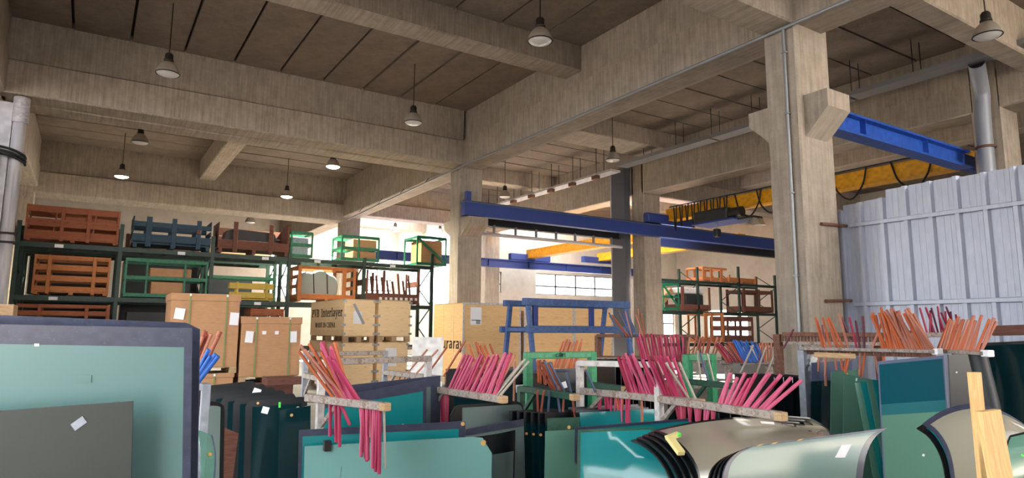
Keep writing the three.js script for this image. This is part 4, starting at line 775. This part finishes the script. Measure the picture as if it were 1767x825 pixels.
// rack 4 green, small
{
  const pl = [5.361, 1.231, -4.913], pr = [5.653, 1.226, -4.847], d = [5.288, 1.231, -4.241];
  glassRack('small green rack frame behind the central magenta rods', pl, pr, 1.45, 1.19, [[pl, d]], greenSet, { w: .08, end: M.darkGreen });
  rodRow(3, [[5.418, 1.138, -4.772], [5.54, 1.139, -4.694], [5.354, 1.495, -4.754], [5.443, 1.466, -4.703]], [M.slateBlue, M.rodGrey], 'thin grey rod standing inside the small green frame', 'rods in the small green frame', { jit: .03, r: .011 });
}
// rear racks with rows of coloured rods
function rearRack(label, l, r, y, h, mat) {
  const t = worldThing('rear_rack', label, 'rack', [(l[0] + r[0]) / 2, 0, (l[2] + r[2]) / 2]);
  part('rail', barGeo([l[0], y, l[2]], [r[0], y, r[2]], .08, .05), mat, t); part('rail', barGeo([l[0], y - .35, l[2] - .1], [r[0], y - .35, r[2] - .1], .06, .05), mat, t);
  for (const f of [.05, .5, .95]) { const p = V(l).lerp(V(r), f); part('post', rbx(p.x - .04, p.x + .04, 0, y, p.z - .14, p.z - .06, .005), mat, t); }
  return t;
}
rearRack('rusty low rack rail behind the central white rack', [6.056, 1.294, -7.216], [7.242, 1.305, -6.573], 1.29, .3, M.worn);
rearRack('rusty rack rail carrying thin brown rods beside the blue trestle', [6.947, 1.613, -8.271], [8.444, 1.62, -7.549], 1.61, .3, M.rust);
rearRack('rusty rack rail with red and blue rods behind the small green frame', [7.152, 1.285, -6.514], [8.035, 1.301, -5.706], 1.27, .3, M.worn);
rodRow(22, [[6.547, 1.307, -6.839], [7.064, 1.311, -6.507], [6.46, 1.628, -6.842], [7.004, 1.631, -6.492]], [M.magenta, M.crimson, M.pink], 'magenta rod in the upright row behind the central rack', 'upright magenta rods behind the central rack', { jit: .03, r: .0135 });
rodRow(9, [[7.046, 1.313, -6.458], [7.357, 1.315, -6.258], [7.075, 1.624, -6.388], [7.416, 1.595, -6.174]], [M.salmon, M.rodBrown], 'brownish rod in the row right of the upright magenta rods', 'brownish rods in the rear row', { jit: .03, r: .013 });
rodRow(11, [[7.412, 1.297, -6.106], [7.66, 1.298, -5.947], [7.259, 1.532, -6.165], [7.475, 1.518, -6.029]], [M.crimson, M.rodBrown, M.maroon], 'dark red rod leaning left beside the blue rods', 'dark red rods in the rear row', { jit: .03, r: .013 });
rodRow(11, [[7.613, 1.298, -5.977], [7.841, 1.3, -5.83], [7.446, 1.549, -6.043], [7.727, 1.551, -5.862]], [M.rodBlue], 'blue rod leaning left in the rear row', 'blue rods in the rear row', { jit: .03, r: .014 });
rodRow(6, [[7.794, 1.299, -5.86], [7.934, 1.3, -5.77], [7.787, 1.552, -5.823], [7.922, 1.537, -5.739]], [M.salmon, M.orange], 'salmon rod standing right of the blue rods', 'salmon rods in the rear row', { jit: .02, r: .013 });
rodRow(3, [[7.588, 1.159, -5.955], [7.855, 1.161, -5.784], [7.682, 1.489, -5.841], [7.931, 1.46, -5.686]], [M.rodGrey, M.zinc], 'grey rod leaning right below the blue rods', 'grey rods below the blue ones', { jit: .02, r: .013 });
rodRow(12, [[7.278, 1.624, -8.057], [7.593, 1.626, -7.854], [7.041, 1.929, -8.159], [7.483, 2.025, -7.86]], [M.rodBrown, M.slateBlue, M.salmon], 'thin brown rod leaning at the right end of the blue trestle', 'thin rods by the blue trestle', { jit: .08, r: .011 });
// rack 5, right: long slotted arms with orange rods
{
  const pl = [6.581, 1.535, -4.37], b = [6.831, 1.535, -3.156], b2 = [6.682, 1.535, -2.675], a2 = [7.102, 1.535, -3.574];
  const t = worldThing('glass_rack', 'grey galvanised glass rack at right with long slotted arms of orange rods', 'rack', [pl[0], 0, pl[2]]);
  part('post', rbx(pl[0] - .06, pl[0] + .06, 0, 1.5, pl[2] - .04, pl[2] + .04, .008), M.zinc, t); part('arm', barGeo([pl[0] - .05, 1.515, pl[2]], [b[0], 1.515, b[2]], .06, .035), M.worn, t);
  part('arm', barGeo([a2[0] + .5, 1.515, a2[2] - .4], [b2[0], 1.515, b2[2]], .06, .035), M.worn, t);
  for (const p of [b, b2]) part('end_cap', barGeo([p[0] - .02, 1.515, p[2]], [p[0] + .05, 1.515, p[2] + .02], .075, .06), M.paper, t);
  part('gusset', barGeo([pl[0] + .02, 1.28, pl[2] + .02], [pl[0] + .16, 1.48, pl[2] + .2], .05, .035), M.zinc, t); part('foot', barGeo([pl[0], .05, pl[2] - .6], [b[0], .05, b[2]], .08, .08), M.zinc, t);
  part('timber_bar', barGeo([6.182, 1.467, -3.988], [6.334, 1.46, -3.652], .05, .05), M.palletWood, t);
  { const gs = []; for (const [px, py, pz, sx, sy] of [[0, 0, 0, .06, .13], [.02, -.2, .02, .045, .16], [.03, -.38, .02, .035, .14], [-.02, .12, .01, .05, .08]]) { const g = new THREE.SphereGeometry(1, 12, 10), p = g.attributes.position; for (let i = 0; i < p.count; i++) { const x = p.getX(i), y = p.getY(i), z = p.getZ(i), q = 1 + .3 * Math.sin(x * 6 + y * 8) * Math.cos(z * 7); p.setXYZ(i, pl[0] + .1 + px + x * sx * q, 1.26 + py + y * sy, pl[2] + .06 + pz + z * sx * q); } g.computeVertexNormals(); gs.push(g.toNonIndexed()); } part('plastic_wrap', gs, M.whiteBoard, t, 'crumpled white plastic wrap'); }
  part('rear_post', rbx(b2[0] + .8, b2[0] + .9, 0, 1.5, b2[2] - .6, b2[2] - .5, .008), M.zinc, t);
  for (let k = 1; k < 46; k++) { const c = V(pl).lerp(V(b), k / 46); part('tooth', bx(c.x - .007, c.x + .007, 1.455, 1.5, c.z - .014, c.z + .014), M.rust, t); }
  rodRow(7, [[6.622, 1.535, -4.167], [6.672, 1.535, -3.928], [6.514, 1.858, -4.184], [6.545, 1.855, -3.956]], [M.orange, M.salmon], 'orange rod leaning left near the post of the right rack', 'orange rods at the left of the right rack', { jit: .04, r: .012 });
  rodRow(3, [[6.69, 1.535, -3.839], [6.703, 1.535, -3.774], [6.627, 1.831, -3.832], [6.639, 1.842, -3.765]], [M.crimson, M.maroon], 'crimson rod between the two orange groups on the right rack', 'crimson rods on the right rack', { jit: .03, r: .011 });
  rodRow(24, [[6.738, 1.535, -3.605], [6.83, 1.535, -3.161], [6.626, 1.898, -3.617], [6.616, 1.879, -3.242]], [M.orange, M.orange, M.salmon], 'bright orange rod in the dense cluster on the right rack', 'dense orange rods on the right rack', { jit: .05, r: .013 });
  rodRow(5, [[6.723, 1.535, -3.678], [6.778, 1.535, -3.412], [6.811, 1.796, -3.579], [6.855, 1.783, -3.322]], [M.salmon, M.orange], 'salmon rod leaning right inside the dense orange cluster', 'crossing salmon rods on the right rack', { jit: .04, r: .013 });
  rodRow(14, [[7.076, 1.535, -3.232], [6.718, 1.535, -2.726], [7.155, 1.819, -3.135], [6.76, 1.83, -2.65]], [M.salmon, M.salmon, M.orange], "salmon rod leaning right at the right rack's end", 'right-leaning salmon rods', { jit: .03, r: .0125 });
  rod([6.713, 1.535, -2.719], [6.81, 1.795, -2.615], M.salmon, 'last salmon rod leaning furthest right on the right rack', undefined, .013);
  rodRow(12, [[8.203, 1.666, -3.859], [8.513, 1.681, -3.657], [8.136, 1.945, -3.856], [8.407, 1.947, -3.682]], [M.maroon, M.crimson], 'thin maroon rod leaning left against the corrugated wall', 'maroon rods by the corrugated wall', { jit: .06, r: .011 });
  rodRow(9, [[6.616, 1.49, -4.196], [6.72, 1.49, -3.694], [6.636, 1.281, -4.218], [6.743, 1.236, -3.721]], [M.salmon, M.orange], 'salmon rod hanging under the left part of the right rack arm', 'hanging salmon rods, right rack', { below: 0, jit: .05, r: .0115 });
  rod([6.626, 1.515, -4.15], [6.667, 1.124, -4.188], M.salmon, 'long salmon rod hanging near the post of the right rack', undefined, .0125);
  rod([6.739, 1.515, -3.6], [6.809, 1.126, -3.619], M.orange, 'orange rod hanging before the tall tinted sheet, left one', undefined, .014);
  rod([6.829, 1.515, -3.166], [6.869, 1.173, -3.196], M.orange, 'orange rod hanging before the tall tinted sheet, right one', undefined, .014);
}
{
  const t = worldThing('rear_rack', 'rusty comb rail behind the right rack, in front of the big column', 'rack', [7.163, 0, -4.289]);
  const a = [6.789, 1.663, -4.766], b = [7.472, 1.664, -3.968], c = [7.868, 1.671, -3.353];
  part('rail', barGeo(a, b, .06, .05), M.rust, t); part('rail', barGeo(b, c, .06, .05), M.worn, t); part('rail', barGeo([a[0], a[1] - .1, a[2]], [b[0], b[1] - .1, b[2]], .06, .04), M.worn, t);
  for (let k = 0; k < 30; k++) { const q = V(a).lerp(V(b), k / 30); part('tooth', bx(q.x - .01, q.x + .01, q.y - .09, q.y, q.z - .01, q.z + .01), M.rust, t); }
  for (const p of [a, b, c]) part('post', rbx(p[0] - .04, p[0] + .04, 0, p[1], p[2] - .1, p[2] - .02, .005), M.rust, t);
  rodRow(3, [[6.687, 1.541, -4.612], [7.328, 1.649, -4.183], [6.701, 1.775, -4.564], [7.258, 1.83, -4.198]], [M.crimson, M.maroon], 'dark red rod standing on the comb rail before the big column', 'dark red rods before the column', { jit: .05, r: .011 });
}
// rods peeping out behind the big left windshield
rodRow(9, [[0.614, 1.368, -5.177], [0.69, 1.36, -5.13], [0.686, 1.666, -5.082], [0.794, 1.651, -5.016]], [M.rodBrown, M.salmon], 'brown rod sticking out behind the big left windshield', 'brown rods behind the left windshield', { jit: .03, r: .011 });
rodRow(5, [[0.599, 1.314, -4.836], [0.653, 1.363, -4.793], [0.677, 1.541, -4.749], [0.74, 1.519, -4.712]], [M.rodBlue], 'blue rod sticking out behind the big left windshield', 'blue rods behind the left windshield', { jit: .02, r: .014 });
{
  const l = [0.344, 1.367, -5.531], r = [0.74, 1.358, -5.278];
  glassRack('glass rack hidden behind the big left windshield', [l[0], 0, l[2]], [r[0] + .02, 0, r[2]], 1.3, 1.2, [], zincSet);
}

// ---------------------------------------------------------------- glass between the racks
const DK = { mat: G.dark, fritMat: M.fritBlack };
// left dark stack
for (let k = 0; k < 6; k++) sheet('windshield', ['front black-bordered glass of the dark stack left of the white rack', 'second black-bordered glass of the dark stack left of the white rack', 'third black-bordered glass of the dark left stack', 'fourth black-bordered glass of the dark left stack', 'fifth black-bordered glass of the dark left stack', 'rearmost black-bordered glass of the dark left stack'][k],
  [[1.275 - k * .09, 1.038 + k * .02, -6.487 - k * .09], [1.275 - k * .09, .1, -6.487 - k * .09 + .15]], [[1.775 - k * .07, 1.073 + k * .025, -6.283 - k * .1], [1.775 - k * .07, .1, -6.283 - k * .1 + .15]],
  { mat: G.dark, fritMat: M.fritBlack, frit: [.06, .05, .05, .06], corner: .05, stickers: k === 0 ? [[.32, .1, .06, .06, .3], [.55, .06, .02, .05, 0, M.lime]] : k === 3 ? [[.7, .03, .07, .06, .4]] : [], corks: k === 0 ? [[.85, .1, .014], [.2, .03, .012]] : [] });
sheet('glass_sheet', 'dark bottle-green sheet leaning at the right of the dark stack', [[1.463, 0.993, -6.014], [1.496, 0.064, -6.025]], [[1.704, 1.029, -5.913], [1.745, 0.051, -5.928]], { mat: G.dark, corks: [[.4, .06, .013]] });
// small pieces at far left
sheet('curved_glass', 'small curved pale blue glass standing beside the big left windshield', [[0.645, 1.051, -4.73], [0.666, 0.921, -4.678], [0.692, 0.485, -4.733]], [[0.746, 0.999, -4.794], [0.768, 0.865, -4.742], [0.759, 0.47, -4.752]], { mat: G.clear, frit: [0, .012, 0, 0], fritMat: M.slateBlue, corks: [[.55, .25, .012]] });
sheet('curved_glass', 'black-edged glass with a rounded top behind the pale blue piece', [[0.706, 1.169, -5.391], [0.775, 0.294, -5.49]], [[0.911, 1.15, -5.383], [0.966, 0.266, -5.492]], { mat: G.grey, frit: [.03, .03, 0, .03], fritMat: M.fritBlack, corner: .06 });
sheet('brown_board', 'dark brown sheet leaning with a pale edge left of the dark stack', [[0.914, 0.959, -5.532], [0.893, 0.265, -5.539]], [[1.054, 0.887, -5.574], [1.016, 0.237, -5.585]], { mat: M.brownWood, category: 'board', th: .012 });
// rack 1 glass
sheet('windshield', 'teal windshield with grey border before the left white rack, right of dark stack', [[1.527, 0.875, -5.596], [1.561, 0.013, -5.632]], [[2.663, 0.955, -4.842], [2.708, 0.021, -4.895]], { mat: G.deep, frit: [.055, .055, .05, .03], corks: [[.985, .02, .016]] });
sheet('windshield', 'dusty pale teal sheet with a rounded corner, frontmost before the left white rack', [[1.56, 0.754, -5.523], [1.582, 0.032, -5.543]], [[2.771, 0.864, -4.596], [2.795, 0.073, -4.639]], { mat: G.dusty, corner: .13, cornerLeft: false, corks: [[.955, .045, .02]], stickers: [[.2, .3, .006, .1, .1, G.film], [.97, .5, .05, .07, 0]] });
sheet('windshield', 'blue-bordered teal windshield standing between the posts of the left white rack', [[1.768, 1.08, -5.864], [1.808, -0.081, -5.849]], [[2.608, 1.25, -5.477], [2.643, -0.124, -5.5]], { mat: G.deep, frit: [.09, .03, .05, .03], stickers: [[.74, .3, .1, .08, -.2]] });
sheet('windshield', 'grey windshield second behind the left white rack posts', [[1.837, 1.158, -6.107], [1.904, -0.177, -6.163]], [[2.848, 1.266, -5.68], [2.865, -0.202, -5.67]], { mat: G.grey, frit: [.09, .09, .05, .03] });
sheet('windshield', 'rounded grey windshield with black corner under the slanting magenta rods', [[2.735, 1.036, -5.251], [2.745, -0.075, -5.247]], [[3.536, 1.031, -5.278], [3.512, -0.198, -5.255]], { mat: G.grey, frit: [.025, .02, 0, .12], fritMat: M.fritBlack, corner: .09, corks: [[.72, .25, .012]] });
sheet('windshield', 'blue-grey banded glass in the middle of the curved group left of the green rack', [[2.8, 0.845, -5.12], [2.815, -0.059, -5.139]], [[3.399, 0.909, -5.026], [3.358, -0.103, -4.978]], { mat: G.grey, frit: [.06, 0, 0, 0] });
sheet('windshield', 'bowed glass with broad black top band in front of the green rack', [[2.65, 0.812, -4.923], [2.681, 0.021, -4.913]], [[3.118, 0.858, -4.794], [3.113, -0.025, -4.822]], { mat: G.grey, frit: [.16, .012, 0, 0], fritMat: M.fritBlack, bow: .05 });
for (let k = 0; k < 3; k++) sheet('windshield', ['dark navy glass behind the slanting magenta rods, nearest', 'dark navy glass behind the slanting magenta rods, middle', 'dark navy glass behind the slanting magenta rods, rearmost'][k], [[3.266 + k * .15, 1.2 + k * .02, -6.378 - k * .3], [3.266 + k * .15, .1, -6.378 - k * .3 + .1]], [[4.08 + k * .2, 1.22 + k * .02, -6.092 - k * .3], [4.08 + k * .2, .1, -6.092 - k * .3 + .1]], { ...DK, frit: [.1, .08, .05, .08], stickers: k ? [] : [[.93, .14, .09, .08]] });
// green rack stack
for (let k = 0; k < 6; k++) sheet('glass_sheet', ORD[k] + ' from rear: dark green sheet in the tight stack inside the green rack', [[3.292 + k * .035, 0.969, -4.904 - .25 + k * .06], [3.292 + k * .035, .1, -4.904 - .2 + k * .06]], [[3.744 + k * .04, 0.969, -4.792 - .3 + k * .06], [3.744 + k * .04, .1, -4.792 - .25 + k * .06]], { mat: G.dark, th: .012, frit: [.1, 0, 0, 0], fritMat: M.fritBlack, group: 'tight stack of dark green sheets', corks: [[.04, .22, .012]] });
sheet('glass_sheet', 'dark teal sheet with a cork pad at the right of the green rack stack', [[3.191, 0.99, -4.426], [3.199, 0.056, -4.455]], [[3.472, 0.988, -4.366], [3.477, 0.026, -4.401]], { mat: G.tint, frit: [.1, 0, 0, 0], fritMat: M.darkGreen, corks: [[.65, .08, .014]] });
sheet('glass_sheet', 'pale green sheet in front of the green rack stack', [[3.003, 0.934, -4.196], [2.996, 0.151, -4.209]], [[3.298, 0.934, -4.127], [3.288, 0.121, -4.147]], { mat: G.green, stickers: [[.85, .3, .015, .02, .4]] });
for (let k = 0; k < 3; k++) sheet('glass_sheet', 'dark sheet with a white sticker group behind the green posts, number from the front '.replace(' group', '').replace(', number from the front ', ['', ', middle', ', rearmost'][k]), [[3.961 + k * .1, 1.24, -5.805 - k * .25], [3.961 + k * .1, .1, -5.805 - k * .25]], [[4.655 + k * .1, 1.26, -5.597 - k * .25], [4.655 + k * .1, .1, -5.597 - k * .25]], { ...DK, frit: [.2, .05, .05, .1], fritMat: k ? M.frit : M.fritBlack, stickers: [[.5, .12, .09, .07, -.3]] });
// central rack glass
sheet('windshield', 'bright teal curved windshield in front of the central white rack', [[3.051, 0.982, -3.858], [3.037, 0.231, -3.87]], [[3.475, 1.009, -3.521], [3.449, 0.896, -3.376], [3.433, 0.707, -3.298], [3.437, 0.314, -3.3]].map((p, i, a) => p), { mat: G.deep, frit: [.02, .03, 0, .02], fritMat: M.darkGreen });
sheet('windshield', 'teal windshield just behind the bright curved one, central white rack', [[3.159, 0.969, -4.03], [3.432, 0.032, -4.404]], [[4.079, 1.01, -3.733], [4.067, 0.094, -3.772]], { mat: G.deep, frit: [.02, 0, 0, .02] });
for (let k = 0; k < 4; k++) sheet('glass_sheet', ORD[k] + ' from front: deep teal sheet deep inside the central white rack', [[3.661 + k * .05, 0.988, -4.604 - k * .12], [3.661 + k * .05, .1, -4.604 - k * .12 + .1]], [[4.349 + k * .05, 0.998, -4.401 - k * .12], [4.349 + k * .05, .1, -4.401 - k * .12 + .1]], { mat: k ? G.dark : G.deep, frit: k ? [.12, 0, 0, 0] : [0, 0, 0, 0], fritMat: M.fritBlack, group: 'deep teal sheets in the central rack' });
for (let k = 0; k < 8; k++) { const x = 5.064 + k * .055, z = -5.714 + k * .035; sheet('glass_sheet', ORD[k] + ' from left: black-edged sheet in the row behind the central magenta rods', [[x, 1.36, z], [x, .1, z]], [[x + .1, 1.36, z - .5], [x + .1, .1, z - .5]], { ...DK, frit: [.3, 0, 0, .05], group: 'black-edged sheets behind the magenta rods' }); }
for (let k = 0; k < 7; k++) { const p = [4.595, 1.037, -3.878], x = p[0] + k * .11, z = p[2] + k * .03; sheet('glass_sheet', ORD[k] + ' from left: black sheet standing under the right-leaning pink rods', [[x, 1.0, z], [x, .1, z]], [[x + .12, 1.0, z - .7], [x + .12, .1, z - .7]], { ...DK, frit: [.1, 0, 0, .06], group: 'black sheets under the pink rods' }); }
for (let k = 0; k < 6; k++) { const p = [6.388, 1.204, -4.619], x = p[0] + k * .09, z = p[2] + k * .05; sheet('glass_sheet', ORD[k] + ' from left: black sheet with pale top clip beside the galvanised post', [[x, 1.2, z], [x, .1, z]], [[x + .1, 1.2, z - .6], [x + .1, .1, z - .6]], { ...DK, frit: [.2, 0, 0, .06], group: 'black sheets by the galvanised post', stickers: [[.03, .03, .05, .06, 0, M.paper, 'edge_clip']] }); }
// curved windshields in front
function nest(l, r, k, along, back, down) {   // shift of the k-th sheet of a nested stack: along its axis, away from the front face, down
  const ax = new THREE.Vector3(r[0] - l[0], 0, r[2] - l[2]).normalize(), n = new THREE.Vector3(ax.z, 0, -ax.x); if (n.x * l[0] + n.z * l[2] > 0) n.negate();
  return (p) => [p[0] + k * (ax.x * along + n.x * back), p[1] + k * down, p[2] + k * (ax.z * along + n.z * back)];
}
for (let k = 0; k < 5; k++) {
  const sh = nest([3.366, 1.007, -3.411], [4.696, 1.042, -3.093], k, -.034, -.02, -.018);
  sheet('curved_windshield', ['large brownish curved windshield lying over the stack in front of the central rack', 'second curved windshield under the large brownish one', 'third curved windshield under the large brownish one', 'fourth curved windshield under the large brownish one', 'lowest curved teal windshield under the large brownish one'][k],
    [[3.366, 1.007, -3.411], [3.33, 1, -3.256], [3.295, 0.94, -3.073], [3.287, 0.843, -2.973], [3.267, 0.709, -2.924], [3.258, 0.406, -2.92]].map(sh), [[4.696, 1.042, -3.093], [5.071, 0.932, -3.206], [4.576, 0.885, -2.835], [4.532, 0.737, -2.792], [4.499, 0.59, -2.765], [4.468, 0.249, -2.769]].map(sh),
    { mat: k === 0 ? G.beige : k === 4 ? G.deep : G.dark, frit: k === 0 ? [.05, .02, 0, .015] : [.05, .03, 0, .035], fritMat: M.fritBlack, arch: .05, stickers: k === 0 ? [[.62, .16, .11, .07, .4]] : [], th: .009 });
}
tag(mesh('tape_roll', [barGeo([3.24, 1, -3.17], [3.323, 1.027, -3.136], .05, .03), barGeo([3.256, 1.008, -3.158], [3.206, 0.933, -3.01], .05, .03)], M.tapeYellow, scene), 'yellowish foam corner guard on the edge of the brownish curved windshield', 'corner guard');
tag(mesh('lime_tag', new THREE.SphereGeometry(.014, 10, 8).translate(...[3.277, 1.033, -3.092]), M.lime, scene), 'lime green dot tag on the brownish curved windshield edge', 'tag');
for (let k = 0; k < 4; k++) {
  const sh = nest([3.038, 1.093, -2.348], [3.998, 1.138, -2.145], k, -.016, -.02, -.012);
  sheet('curved_windshield', ['front curved windshield with pale sticker, dark ends and cork pads at the bottom centre right', 'second sheet of the front curved stack at bottom right of centre', 'third sheet of the front curved stack at bottom right of centre', 'rearmost sheet of the front curved stack at bottom right of centre'][k],
    [[3.038, 1.093, -2.348], [2.913, 1.058, -2.363], [2.843, 1.009, -2.368], [2.809, 0.935, -2.365], [2.796, 0.623, -2.377]].map(sh), [[3.998, 1.138, -2.145], [3.868, 1.092, -2.152], [3.775, 1.01, -2.153], [3.726, 0.885, -2.157], [3.686, 0.534, -2.168]].map(sh),
    { mat: k === 0 ? G.mist : G.deep, frit: k === 0 ? [.035, .05, 0, .03] : [.04, .06, 0, .05], fritMat: k === 0 ? M.frit : M.fritBlack, stickers: k === 0 ? [[.8, .3, .075, .085, .05], [.06, .02, .03, .03, .3, M.cork], [.16, .02, .03, .03, 0, M.cork], [.34, .015, .03, .03, 0, M.cork]] : [], th: .009 });
}
// tall sheets in the right rack
sheet('glass_sheet', 'tall pale green sheet with a dark blue tinted top in the right rack', [[6.315, 1.42, -3.431], [6.206, -0.148, -3.399]], [[6.726, 1.486, -3.036], [6.627, -0.113, -3.003]], { mat: G.green, tint: [.4, G.tint], tint2: [.5, G.tintMid], frit: [.03, .012, 0, .012], fritMat: M.slateBlue, stickers: [[.6, .55, .02, .02, .5]] });
for (let k = 0; k < 4; k++) sheet('glass_sheet', ORD[k] + ' from right: tall green sheet edge beside the blue-topped one, right rack', [[6.407 - k * .05, 1.24 - k * .01, -3.521 - .02 - k * .03], [6.407 - k * .05 + .06, .1, -3.521 - .02 - k * .03 + .12]], [[7.035 - k * .05, 1.24 - k * .01, -3.234 - .02 - k * .03], [7.035 - k * .05 + .06, .1, -3.234 - .02 - k * .03 + .12]], { mat: k % 2 ? G.green : G.deep, th: .012, group: 'green sheet edges left of the blue-topped one' });
sheet('glass_sheet', 'greyish green sheet left in the right rack beside the galvanised post', [[6.53, 1.288, -4.034], [6.451, -0.37, -4.117]], [[6.871, 1.302, -3.933], [6.798, -0.4, -4.02]], { mat: G.green, corks: [[.55, .02, .012]] });
sheet('glass_sheet', 'second greyish green sheet next to the left one in the right rack', [[6.448, 1.278, -3.849], [6.36, -0.307, -3.925]], [[6.718, 1.216, -3.686], [6.617, -0.305, -3.76]], { mat: G.green, stickers: [[.4, .02, .015, .03, .2], [.9, .03, .015, .03, .2]] });
sheet('glass_sheet', 'dark blue-green sheet behind the galvanised post', [[6.538, 1.367, -4.256], [6.485, -0.434, -4.346]], [[7.097, 1.385, -4.134], [7.04, -0.495, -4.24]], { mat: G.dark, frit: [.2, 0, 0, 0], fritMat: M.slateBlue });
sheet('glass_sheet', 'black glass sheet right of the tall blue-topped sheet', [[7.095, 1.482, -3.161], [7.075, -0.238, -3.216]], [[7.398, 1.495, -2.964], [7.361, -0.236, -3.032]], { ...DK, frit: [.4, .02, 0, .3], stickers: [[.2, .1, .015, .015]] });
sheet('glass_sheet', 'huge black glass panel at the right edge below the brown beam', [[7.916, 1.587, -3.216], [7.982, -0.424, -3.384]], [[8.149, 1.646, -2.458], [8.192, -0.263, -2.623]], { ...DK, frit: [.03, 0, 0, 0] });
{
  const g = new THREE.CatmullRomCurve3([[6.872, 1.528, -2.816], [6.864, 1.353, -2.79], [6.86, 1.175, -2.762], [6.86, 0.949, -2.739], [6.91, 0.539, -2.774]].map(V)); tag(mesh('black_hose', new THREE.TubeGeometry(g, 24, .075, 10, false), M.tarp, scene), 'thick black foam roll hanging beside the tall plank', 'foam roll');
}
tag(mesh('timber_beam', barGeo([8.368, 1.716, -3.265], [8.591, 1.75, -2.396], .12, .11), M.brownWood, scene), 'brown timber beam on top of the black glass at the right edge', 'timber');
sheet('curved_windshield', 'brownish curved windshield behind the planks at the right bottom', [[4.337, 1.139, -2.108], [4.29, 1.105, -2.023], [4.261, 1.024, -1.959], [4.232, 0.903, -1.925], [4.205, 0.511, -1.935]], [[4.761, 1.132, -1.716], [4.7, 1.094, -1.642], [4.688, 1.007, -1.604], [4.647, 0.919, -1.585], [4.624, 0.53, -1.604]], { mat: G.beige, frit: [.04, .03, 0, .02], fritMat: M.frit, arch: .13, th: .009 });
sheet('curved_windshield', 'teal curved windshield under the brownish one at the right bottom', [[4.363, 1.107, -2.156], [4.318, 1.073, -2.071], [4.29, 0.991, -2.006], [4.273, 0.874, -1.976], [4.234, 0.495, -1.979]], [[4.831, 1.103, -1.773], [4.771, 1.068, -1.697], [4.76, 0.975, -1.659], [4.72, 0.886, -1.639], [4.685, 0.508, -1.652]], { mat: G.deep, frit: [.04, .03, 0, .03], fritMat: M.fritBlack, arch: .1, th: .009 });
sheet('curved_windshield', 'grey-green curved windshield in the bottom right corner', [[3.831, 1.2, -1.463], [3.757, 1.144, -1.459], [3.702, 1.045, -1.451], [3.668, 0.721, -1.465]], [[4.33, 1.294, -1.247], [4.246, 1.229, -1.252], [4.182, 1.068, -1.259], [4.147, 0.691, -1.283]], { mat: G.green, frit: [.02, .03, 0, .01], fritMat: M.fritBlack, stickers: [[.25, .3, .1, .008, .5, M.lime, 'crayon_mark']], th: .009 });
tag(mesh('plank', barGeo([3.775, 1.501, -1.569], [3.755, 0, -1.549], .032, .055, [.8, 0, .5]), M.pine, scene), 'narrow upright pine batten near the right edge', 'batten');
tag(mesh('plank', barGeo([3.208, 1.376, -1.294], [3.283, 0.32, -1.239], .035, .095, [.9, .1, .4]), M.pine, scene), 'wide pine plank leaning in front of the batten at right', 'plank');


renderer.render(scene, camera);
